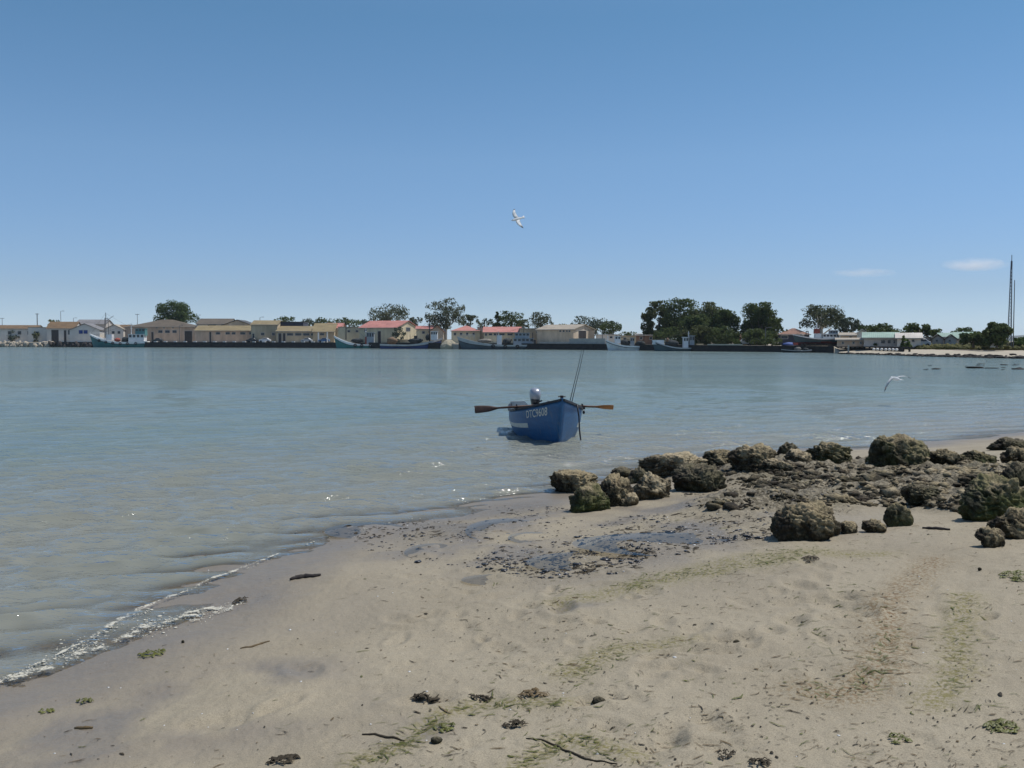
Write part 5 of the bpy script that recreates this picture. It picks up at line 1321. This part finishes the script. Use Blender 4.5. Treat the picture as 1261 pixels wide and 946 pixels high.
# grass on the bank
PT = []; 
for _ in range(2600):
    px = random.uniform(1128, 1262); o_ = random.uniform(20, 32); PT.append(tuple(fpt(px, o_, .85 + (o_ - 18) * .03)))
o = lumps('grass', PT, r2.gamma(2, .07, len(PT)) + .08, .9, leafmat('grass', (.10, .105, .03), (.16, .145, .05)), I1, .4); tag(o, 'yellow green grass on the bank behind the far sand spit', 'grass', kind='stuff')

# ------------------------------------------------------------------ lattice mast
MAST = M('mast_steel', (.10, .11, .13), .6, .2, 1)
Yt = Dq(1240) + 22; base = Vector((U(1242.5) * Yt / CP, Yt, 1.1)); ztop = at(1243, 321.5, Yt).z - base.z
root = empty('lattice_mast', base, 'tall slender steel lattice mast rising beside the round dark tree', 'mast'); bw = 3.2 / F * Yt; tw = .7 / F * Yt
def leg(k, q): a = PI / 6 + k * 2 * PI / 3; r_ = bw + (tw - bw) * q ** .8; return Vector((math.cos(a) * r_, math.sin(a) * r_, ztop * q))
for k in range(3): mb = MB(); mb.tube([leg(k, q / 8) for q in range(9)], [.06] * 8 + [.045], 6); mb.build('leg', MAST, root)
mb = MB(); nb_ = 26
for i in range(nb_):
    for k in range(3):
        a, b_ = leg(k, i / nb_), leg((k + 1) % 3, (i + 1) / nb_); mb.tube([a, b_], .028, 4, False); mb.tube([leg(k, (i + 1) / nb_), leg((k + 1) % 3, (i + 1) / nb_)], .022, 4, False)
mb.build('bracing', MAST, root)
mb = MB(); mb.tube([(0, 0, ztop), (0, 0, ztop + .9)], .05, 6); mb.tube([(0, 0, ztop - 1.2), (0, 0, ztop)], .12, 6); mb.build('antenna', MAST, root)

# ------------------------------------------------------------------ poles
POLE = M('pole_grey', (.14, .14, .14), .7, .25, 1); POLEW = M('pole_white', (.66, .65, .62), .6, .15, 1)
def pole(label, px, yt, off, kind='tee', cat='pole', mat=None, r0=.10, name='utility_pole'):
    Y = Dq(px) + off; z0 = zq(px); h = at(px, yt, Y).z - z0; root = empty(name, (U(px) * Y / CP, Y, z0), label, cat, 'poles of the harbour'); mt = mat or POLE
    mb = MB(); mb.tube([(0, 0, 0), (0, 0, h)], [r0 * 1.15, r0 * .8], 8); mb.build('post', mt, root)
    if kind == 'tee': mb = MB(); mb.box(-.75, .75, -.06, .06, h - .35, h - .22); [mb.tube([(x, 0, h - .22), (x, 0, h - .02)], .05, 5) for x in (-.65, 0, .65)]; mb.build('crossarm', mt, root)
    if kind == 'lamp': mb = MB(); mb.tube([(0, 0, h - .05), (.5, 0, h + .12), (1.0, 0, h + .12)], .05, 6); mb.box(.7, 1.35, -.15, .15, h + .05, h + .2); mb.build('lamp_head', mt, root)
    return root
pole('short thin utility pole at the photo edge above the long low house', 4.5, 391.5, 22)
pole('thick utility pole above the end of the brown roofed long house', 47.5, 386, 24, r0=.2)
pole('tall street lamp rising from the mossy brown garage roof', 76.5, 383.5, 20, 'lamp', 'street lamp', name='street_lamp')
pole('short pole just beside the pale grey roofed shed', 92, 392, 28, 'lamp', 'street lamp', name='street_lamp')
pole('tall lamp post between white hut and wide warehouse roof', 170.5, 386.5, 24, 'tee')
pole('short lamp behind the round broad green tree', 244, 388.5, 40, 'lamp', 'street lamp', name='street_lamp')
pole('thin lamp standing over the tan roofed hall', 321, 391, 20, 'lamp', 'street lamp', name='street_lamp')
pole('lamp post by the wide dark doorway of the grey brown warehouse', 222, 401, 6, 'lamp', 'street lamp', name='street_lamp')
pole('white bollard post at the end of the tan lean to, nearer the doors', 392.5, 409.5, 3, None, 'post', POLEW, .22, 'post')
pole('white bollard post beside the bow of the second teal trawler', 403.5, 409.0, 3, None, 'post', POLEW, .22, 'post')
pole('wooden pole in front of the lone large dark tree', 942, 404, 10, 'lamp', 'street lamp', name='street_lamp')
pole('slim grey pole before the pale concrete wall of the gabled shed', 741.5, 409, 3, 'lamp', 'street lamp', name='street_lamp')
pole('thin pole beside the lattice mast', 1246.6, 345, 20, None, r0=.07)

# ------------------------------------------------------------------ cars on the quay
TYRE = M('tyre', (.02, .02, .02), .8, .2, 4)
def car(label, px0, px1, off, paint, van=False, z=None):
    pc = (px0 + px1) / 2; Y = Dq(pc) + off; z0 = (zq(pc) if z is None else z) + .01; L = max(3.4, (px1 - px0) / F * Y); root = empty('parked_car', (U(pc) * Y / CP, Y, z0), label, 'car', 'cars parked on the quay')
    k = L / 4.2; H_ = 1.85 if van else 1.42
    prof = [(-2.1, .35), (-2.1, .75), (-1.9, .88), (-1.15, .95), (-.55, H_), (.9, H_), (1.65, .98), (2.05, .9), (2.1, .5), (2.05, .33)] if not van else [(-2.1, .35), (-2.1, .95), (-1.6, 1.05), (-1.1, H_), (2.0, H_), (2.1, 1.7), (2.1, .35)]
    mb = MB(); rg = []
    for y, s in ((-.82, .96), (-.76, 1.0), (.76, 1.0), (.82, .96)): rg.append([Vector((x * k * s, y, .35 + (z_ - .35) * s)) for x, z_ in prof])
    mb.loft(rg); mb.build('body', paint, root)
    mb = MB(); wn = [(-.95, 1.0), (-.5, H_ - .1), (.8, H_ - .1), (1.3, 1.02)] if not van else [(-1.3, 1.1), (-1.0, H_ - .15), (-.2, H_ - .15), (-.2, 1.1)]
    for y in (-.835, .835): mb.loft([[Vector((x * k, y + dy, z_)) for x, z_ in wn] for dy in (-.008, .008)])
    mb.build('side_window', GLASS, root)
    for sx in (-1.3, 1.3):
        for y in (-.80, .80): mb = MB(); mb.tube([(sx * k, y - .1, .32), (sx * k, y + .1, .32)], .32, 12); mb.build('wheel', TYRE, root)
def P_(n, c): return M('car_paint_' + n, c, .3, .05, 1, spec=.5)
car('dark car parked on the quay before the wide grey brown warehouse', 191, 200, 4, P_('dark', (.04, .045, .05)))
car('black car on the quay beside the white one', 304, 318, 3.5, P_('black', (.03, .03, .032)))
car('white car on the quay in front of the tan roofed hall', 320, 334, 3.5, P_('white', (.68, .68, .68)))
car('silver car parked before the tan lean to warehouse', 371.5, 385, 3.5, P_('silver', (.42, .43, .44)))
car('blue car between the two white posts on the quay', 393.5, 406, 3.8, P_('blue', (.05, .14, .30)))
car('pale pickup parked under the lone large dark tree', 911, 922, 14, P_('pale', (.45, .45, .43)))
car('silver car next to the pale pickup under the tree', 921, 935, 17, P_('silver', (0, 0, 0)))
car('small silver car parked on the bank before the low white roofed shed', 1125, 1137, 24, P_('silver', (0, 0, 0)), False, 1.15)

# ------------------------------------------------------------------ moored boats, side on along the quay
HULLM = {n: M('hull_' + n, c, .45, .3, .6, spec=.4) for n, c in dict(teal=(.022, .150, .155), teal2=(.040, .21, .20), navy=(.020, .050, .170), slate=(.072, .102, .122), white=(.62, .64, .63), darkteal=(.045, .085, .098), black=(.03, .03, .035), red=(.13, .028, .024)).items()}
BANDM = {n: M('band_' + n, c, .5, .2, .7) for n, c in dict(white=(.84, .84, .82), grey=(.46, .48, .49), cream=(.60, .57, .46), navy=(.02, .05, .16)).items()}
DECKM = M('deck_grey', (.20, .18, .15), .8, .3, 1); CABW = M('cabin_white', (.70, .71, .70), .5, .15, .8); CABG = M('cabin_grey', (.33, .36, .38), .6, .25, .8); RIGM = M('rigging_dark', (.045, .042, .045), .6, .3, 1); NETM = M('net_dark', (.045, .05, .05), .9, .5, 2); RUSTM = M('rust_red', (.30, .07, .05), .8, .35, 1); CABT = M('cabin_teal', (.10, .24, .24), .5, .2, .8)
def trawler(label, pb, ps, ywl, yb, ym, ys, hull_m, band_m, off, items, cat='fishing boat', band=.75, name='fishing_boat', beam=None, z0=0.0, keelm=None, draft=1.3):
    """pb: px of the bow, ps: px of the stern; yb / ym / ys: rail rows at bow, midships, stern"""
    pc = (pb + ps) / 2; Y = Dq(pc) - off; X0 = U(pc) * Y / CP; root = empty(name, (X0, Y, z0), label, cat, 'boats moored along the far quay')
    xb, xs = at(pb, ywl, Y).x - X0, at(ps, ywl, Y).x - X0; L = abs(xs - xb); sg = 1 if xs > xb else -1; B = beam or max(1.1, L * .135)
    Zb, Zm, Zs = (at(pc, q, Y).z - z0 for q in (yb, ym, ys)); rake = min(L * .07, 1.5) * .9
    def zs(t): return Zb * (1 - t / .62) ** 2 + Zm * (1 - (1 - t / .62) ** 2) if t < .62 else Zm + (Zs - Zm) * ((t - .62) / .38) ** 2
    def hb(t): a = 1 - (1 - min(t / .42, 1)) ** 2.2; return .05 + (B - .05) * a * (1 - .30 * max(0, (t - .6) / .4) ** 2)
    def bw_(t): return min(band, .42 * zs(t))
    def pt(t, side, q):                                             # q: -1 keel .. 0 waterline .. 1 rail
        z = zs(t) * q if q >= 0 else draft * q; wd = hb(t) * (.80 + .2 * max(q, 0) ** .8 if q >= 0 else .80 * (1 + q) ** .5)
        return Vector((xb + sg * (L * t + rake * (1 - max(q, -.3)) * (1 - t) ** 3 - (0 if t < 1 else 0)), side * wd, z))
    ts = [i / 22 for i in range(23)]
    mb = MB(); rg = []
    for t in ts:
        qb = 1 - bw_(t) / zs(t); qs = [qb, qb * .66, qb * .33, 0, -.4, -.8]
        rg.append([pt(t, -1, q) for q in qs] + [pt(t, 1, q) for q in reversed(qs)])
    mb.loft(rg); h_ = mb.build('hull', HULLM[hull_m], root, smooth=False)
    if keelm:
        h_.data.materials.append(HULLM[keelm]); lim = .08
        for p in h_.data.polygons:
            if p.center.z < lim: p.material_index = 1
    mb = MB()
    for side in (-1, 1):
        rg = []
        for t in ts:
            qb = 1 - bw_(t) / zs(t); a, c_ = pt(t, side, qb), pt(t, side, 1); i_ = Vector((0, -side * min(.12, max(abs(c_.y) - .01, .01)), 0)); o2 = Vector((0, side * .03, 0)); rg.append([a + o2, c_ + o2, c_ + i_, a + i_])
        mb.loft(rg)
    qa = [pt(1, s, q) for s in (-1, 1) for q in (1 - bw_(1) / zs(1), 1)]; dx = Vector((sg * .06, 0, 0)); mb.loft([[qa[0], qa[1], qa[3], qa[2]], [p + dx for p in (qa[0], qa[1], qa[3], qa[2])]])
    mb.build('bulwark', BANDM[band_m], root)
    mb = MB()
    for side in (-1, 1): mb.tube([pt(t, side, 1 - bw_(t) / zs(t)) + Vector((0, side * .05, 0)) for t in ts], .075, 6)
    mb.build('rubbing_strake', RIGM, root)
    mb = MB(); mb.loft([[pt(t, -1, 1 - bw_(t) / zs(t)) + Vector((0, .05, .02)), pt(t, 1, 1 - bw_(t) / zs(t)) + Vector((0, -.05, .02))] for t in ts[1:]], cap=False, closed=False); mb.build('deck', DECKM, root)
    def L2(px, py): p = at(px, py, Y); return p.x - X0, p.z - z0
    for it in items:
        kd = it[0]
        if kd == 'cabin':
            _, x0, x1, y0, y1, mt, wn, wf = it; a, zb_ = L2(x0, y1); b_, zt_ = L2(x1, y0); hw = B * wf; mb = MB(); mb.box(a, b_, -hw, hw, zb_ - .4, zt_, .04); mb.box(a - .15, b_ + .15, -hw - .15, hw + .15, zt_, zt_ + .12); cb = mb.build('wheelhouse', mt, root)
            m2 = MB(); n_ = wn; wz0, wz1 = zt_ - .36 * (zt_ - zb_) - .1, zt_ - .12
            for i in range(n_):
                p0 = a + (b_ - a) * (i + .18) / n_; p1 = a + (b_ - a) * (i + .82) / n_; m3 = MB(); m3.box(p0, p1, -hw - .03, -hw + .05, wz0, wz1); m3.box(p0, p1, hw - .05, hw + .03, wz0, wz1); m3.build('window', GLASS, cb)
        elif kd == 'mast':
            _, x, y0, y1, r0, mt, stays = it; a, zt_ = L2(x, y0); _, zb_ = L2(x, y1); mb = MB(); mb.tube([(a, 0, zb_ - .6), (a, 0, zt_)], [r0, r0 * .6], 7); mb.box(a - .05, a + .05, -.9, .9, zt_ * .72 + zb_ * .28, zt_ * .72 + zb_ * .28 + .1); ms = mb.build('mast', mt, root)
            if stays:
                m2 = MB()
                for ex, ey in stays: e, ez = L2(ex, ey); m2.tube([(a, 0, zt_ - .2), (e, 0, ez)], .022, 4)
                m2.build('stay', RIGM, ms)
        elif kd == 'boom':
            _, xa_, ya_, xb_, yb_, r0, mt = it; a, za = L2(xa_, ya_); b_, zb_ = L2(xb_, yb_); mb = MB(); mb.tube([(a, 0, za), (b_, 0, zb_)], r0, 6); mb.build('boom', mt, root)
        elif kd == 'gallows':
            _, x, y0, y1, mt = it; a, zt_ = L2(x, y0); _, zb_ = L2(x, y1); mb = MB()
            for s in (-1, 1): mb.tube([(a, s * B * .6, zb_ - .5), (a, s * B * .5, zt_)], .09, 6)
            mb.tube([(a, -B * .5, zt_), (a, B * .5, zt_)], .09, 6); mb.build('gallows', mt, root)
        elif kd == 'heap':
            _, x0, x1, y0, y1, mt = it; a, zb_ = L2(x0, y1); b_, zt_ = L2(x1, y0); V0 = I2[0] + I2[0] * (.4 * fbm3(I2[0] + x0, 1.5, 3, 3))[:, None]; V0 = V0 * np.array([(b_ - a) / 2, B * .5, (zt_ - zb_) / 2 + .15]) + np.array([(a + b_) / 2, 0, (zb_ + zt_) / 2 - .1]); npmesh('net_pile', V0, I2[1], mt, root, k=3)
        elif kd == 'box':
            _, x0, x1, y0, y1, mt, nm = it; a, zb_ = L2(x0, y1); b_, zt_ = L2(x1, y0); mb = MB(); mb.box(a, b_, -B * .35, B * .35, zb_ - .3, zt_, .03); mb.build(nm, mt, root)
        elif kd == 'tyres':
            for t in it[1]:
                p = pt(t, -1, .80); mb = MB()
                rg = [[Vector((p.x + math.cos(a) * (.36 + .13 * math.cos(k)), p.y - .16 + .13 * math.sin(k), p.z - .2 + math.sin(a) * (.36 + .13 * math.cos(k)))) for k in [2 * PI * j / 6 for j in range(6)]] for a in [2 * PI * i / 12 for i in range(13)]]
                mb.loft(rg, cap=False); mb.build('tyre_fender', TYRE, root)
        elif kd == 'rail':
            _, x0, x1, y0, y1, mt = it; a, zb_ = L2(x0, y1); b_, zt_ = L2(x1, y0); mb = MB(); n_ = max(3, int((b_ - a) / 1.2))
            for s in (-1, 1):
                for k in range(n_ + 1): x = a + (b_ - a) * k / n_; mb.tube([(x, s * B * .85, zb_ - .3), (x, s * B * .85, zt_)], .03, 4)
                for q in (1, .5): mb.tube([(a, s * B * .85, zb_ + (zt_ - zb_) * q), (b_, s * B * .85, zb_ + (zt_ - zb_) * q)], .025, 4)
            mb.build('rail', mt, root)
    return root
trawler('teal trawler with a white wheelhouse moored nearest the boulder bank', 110.5, 182, 427.8, 411.0, 421.2, 420.4, 'teal', 'white', 3, [('cabin', 160, 179, 412, 421, CABW, 4, .5), ('cabin', 168, 180, 405, 412, CABT, 3, .42), ('mast', 161.5, 398, 421, .16, CABW, [(120, 412), (178, 405)]), ('mast', 130, 385, 414, .14, RIGM, [(112, 411), (161, 404), (140, 418)]), ('gallows', 131, 392, 414, RIGM), ('box', 132, 139, 412, 418, CABW, 'hatch'), ('heap', 150, 159, 415, 421, NETM), ('tyres', (.2, .33, .45, .58, .7, .84)), ('heap', 141, 148, 416.5, 420, RUSTM), ('rail', 114, 130, 409.5, 413, CABW), ('boom', 130, 396, 140, 389, .07, RIGM)])
trawler('bright teal fishing boat with a long white bulwark and dark mast', 411, 468.5, 429.2, 413.2, 424.0, 425.0, 'teal2', 'white', 3, [('mast', 426, 394, 416, .17, RIGM, [(412, 413), (455, 421)]), ('box', 450, 457, 415, 423, RUSTM, 'winch'), ('cabin', 452, 461, 410, 422, CABG, 3, .45), ('boom', 426, 405, 444, 399, .08, RIGM), ('heap', 432, 447, 417, 421, NETM), ('tyres', (.48, .62, .8)), ('mast', 450.5, 404, 420, .10, CABW, [])])
trawler('navy blue fishing boat with its bow away from the teal one', 545.5, 469, 429.8, 415.5, 424.5, 423.5, 'navy', 'grey', 3, [('mast', 529, 392.5, 420, .19, RIGM, [(545, 415), (500, 422)]), ('cabin', 531, 539, 408.5, 417, CABW, 3, .45), ('heap', 476, 490, 415.5, 423, M('net_brown', (.20, .13, .08), .9, .4, 2)), ('heap', 503, 520, 416, 422, NETM), ('box', 510, 514, 413.5, 422, RIGM, 'winch'), ('heap', 524, 530, 411, 419, NETM), ('mast', 505, 412, 421, .08, RIGM, [])])
trawler('longest moored trawler, slate grey with low grey superstructure', 562.5, 662, 430.4, 414.2, 424.8, 424.4, 'slate', 'grey', 3, [('cabin', 632, 657, 417, 424.5, CABG, 5, .55), ('cabin', 634, 652, 410.5, 417, CABG, 4, .45), ('box', 612, 618, 413, 423, CABW, 'hatch'), ('mast', 613.5, 408, 423, .12, CABG, []), ('mast', 645, 402, 411, .10, RIGM, [(660, 418), (615, 412)]), ('gallows', 656, 410, 419, RIGM), ('heap', 618, 630, 417, 423, NETM), ('tyres', (.45, .6, .75)), ('heap', 588, 606, 417.5, 421.5, DECKM), ('rail', 566, 584, 412.4, 416, CABG), ('box', 634, 660, 418.5, 424, M('panel_dark', (.06, .065, .07), .8, .3, 1), 'deck_house')], band=1.1)
trawler('white hulled fishing boat moored beside the big beige gabled shed', 745.5, 798, 431.4, 418.3, 426.0, 427.2, 'white', 'white', 3, [('mast', 748.5, 413, 419, .09, CABW, []), ('cabin', 757, 764, 414.5, 421, CABW, 2, .45), ('heap', 763, 776, 418, 424.5, NETM), ('heap', 782, 795, 419.5, 426, NETM), ('cabin', 776, 781, 416.5, 424, CABG, 2, .4), ('boom', 758, 413, 776, 419, .07, RIGM), ('mast', 793, 412, 424, .09, RIGM, [(796, 425)])], band=.45)
trawler('dark teal fishing boat with a white bow under the dark trees', 802.5, 866, 432.6, 419.0, 428.3, 428.4, 'darkteal', 'grey', 2.5, [('cabin', 841, 847, 415.8, 426, CABW, 2, .5), ('cabin', 848.5, 854.5, 414, 426.5, CABG, 2, .5), ('mast', 848, 408, 418, .09, CABW, [(865, 425), (812, 418)]), ('heap', 819, 836, 419, 425, NETM), ('box', 858, 866, 423.5, 427, M('boat_tan', (.45, .38, .25), .7, .2, 1), 'crate'), ('box', 803.5, 817.5, 418.8, 422.5, CABW, 'bow_cover'), ('heap', 820, 824, 416.5, 420, M('net_brown', (0, 0, 0)))], band=.35)
trawler('small dark workboat low in the water near the boat shed', 962, 998, 434.2, 430.0, 431.6, 430.6, 'black', 'grey', 3.5, [('heap', 978, 987, 427.5, 431.5, M('net_grey', (.20, .19, .17), .9, .4, 2)), ('heap', 989, 996, 428.5, 431, NETM), ('mast', 981, 424, 430, .06, RIGM, [])], band=.2, name='workboat', cat='boat')
trawler('ship hauled out on the slip with a dark red underside and white bridge', 976, 1036, 427.0, 411.5, 416.8, 416.2, 'darkteal', 'white', -12, [('cabin', 1012, 1033, 411.8, 418, CABW, 5, .5), ('cabin', 1021, 1031, 407.5, 412, CABG, 3, .4), ('mast', 1005.5, 399, 416, .22, CABW, [(980, 412), (1030, 408)]), ('box', 1002.5, 1009, 405, 409, RUSTM, 'crosstree'), ('boom', 1010, 414.5, 1024, 404, .14, M('boom_tan', (.45, .36, .26), .7, .2, 1)), ('gallows', 994, 408, 416, RIGM), ('heap', 984, 990, 411, 416, DECKM), ('box', 1003, 1011, 411, 417, CABW, 'winch_house')], name='ship', cat='ship', keelm='red', z0=1.95, band=.3, draft=.85)
# slip cradle under the ship and blue covered boat ashore
p = fpt(1006, 12, 1.22); root = empty('slip_cradle', p, 'dark steel cradle carrying the hauled out ship', 'cradle')
Lc = 46 / F * p.y
mb = MB(); mb.box(-Lc / 2, Lc / 2, -1.6, -1.3, .05, .45); mb.box(-Lc / 2, Lc / 2, 1.3, 1.6, .05, .45); mb.build('beam', JM, root)
for i in range(7): x = -Lc / 2 + Lc * (i + .5) / 7; mb = MB(); mb.box(x - .10, x + .10, -2.3, -2.1, 0, .55); mb.box(x - .14, x + .14, -2.3, 2.3, .0, .25); mb.build('strut', JM, root)
trawler('small boat under a blue cover ashore before the dark walled boat shed', 962, 981, 428.5, 424.6, 425.6, 425.4, 'navy', 'navy', -3, [('heap', 964, 979, 422, 426, M('cover_blue', (.06, .10, .26), .7, .2, 1)), ('box', 976, 982, 422.2, 424, RUSTM, 'red_box')], name='covered_boat', cat='boat', z0=1.25, band=.15)

# ------------------------------------------------------------------ two small fair weather clouds
def cloud(label, x0, x1, yt, yb, Yc, seed, dens):
    c = at((x0 + x1) / 2, (yt + yb) / 2, Yc); wd = (x1 - x0) / F * Yc; h = (yb - yt) / F * Yc
    r_ = np.random.default_rng(seed)
    V = I5[0].copy(); V = V + V * (.30 * fbm3(V * np.array([2.4, 1, 1]) + seed, 1.6, seed, 4))[:, None]
    V[:, 2] = np.where(V[:, 2] < 0, V[:, 2] * .45, V[:, 2] * 1.0)
    lo, hi = V.min(0), V.max(0); V = (V - (lo + hi) / 2) / ((hi - lo) / 2) * np.array([wd / 2, wd * .22, h / 2])
    m, nt, b = newmat('cloud_vapour_%d' % seed); out = nt.nodes['Material Output']; nt.nodes.remove(b)
    pv = nd(nt, 'ShaderNodeVolumePrincipled'); pv.inputs['Color'].default_value = (1, 1, 1, 1); pv.inputs['Anisotropy'].default_value = .3
    tc = nd(nt, 'ShaderNodeTexCoord').outputs['Object']
    mp = nd(nt, 'ShaderNodeMapping'); mp.inputs['Scale'].default_value = (2 / wd, 2 / (wd * .44), 2 / h); nt.links.new(tc, mp.inputs['Vector'])
    ln = nd(nt, 'ShaderNodeVectorMath', operation='LENGTH'); nt.links.new(mp.outputs[0], ln.inputs[0])
    fall = mth(nt, 'SUBTRACT', 1.0, ln.outputs['Value'], clamp=True)
    mp2 = nd(nt, 'ShaderNodeMapping'); mp2.inputs['Scale'].default_value = (1 / h * .5, 1 / h * .5, 1 / h * .9); nt.links.new(tc, mp2.inputs['Vector'])
    nz = ramp(nt, noise_node(nt, mp2.outputs[0], 1.0, 4, .6), [(.35, 0), (.65, 1)])
    nt.links.new(mth(nt, 'MULTIPLY', mth(nt, 'MULTIPLY', fall, nz), dens), pv.inputs['Density'])
    nt.links.new(pv.outputs[0], out.inputs['Volume'])
    o = npmesh('cloud', V, I5[1], m, smooth=True, k=3, loc=c); tag(o, label, 'cloud', 'clouds over the town')
cloud('brighter small white cloud beside the top of the lattice mast', 1156, 1246, 316, 335, 4200, 3, .034)
cloud('fainter thin streak of cloud farther from the mast', 1018, 1110, 329, 342, 4600, 5, .013)
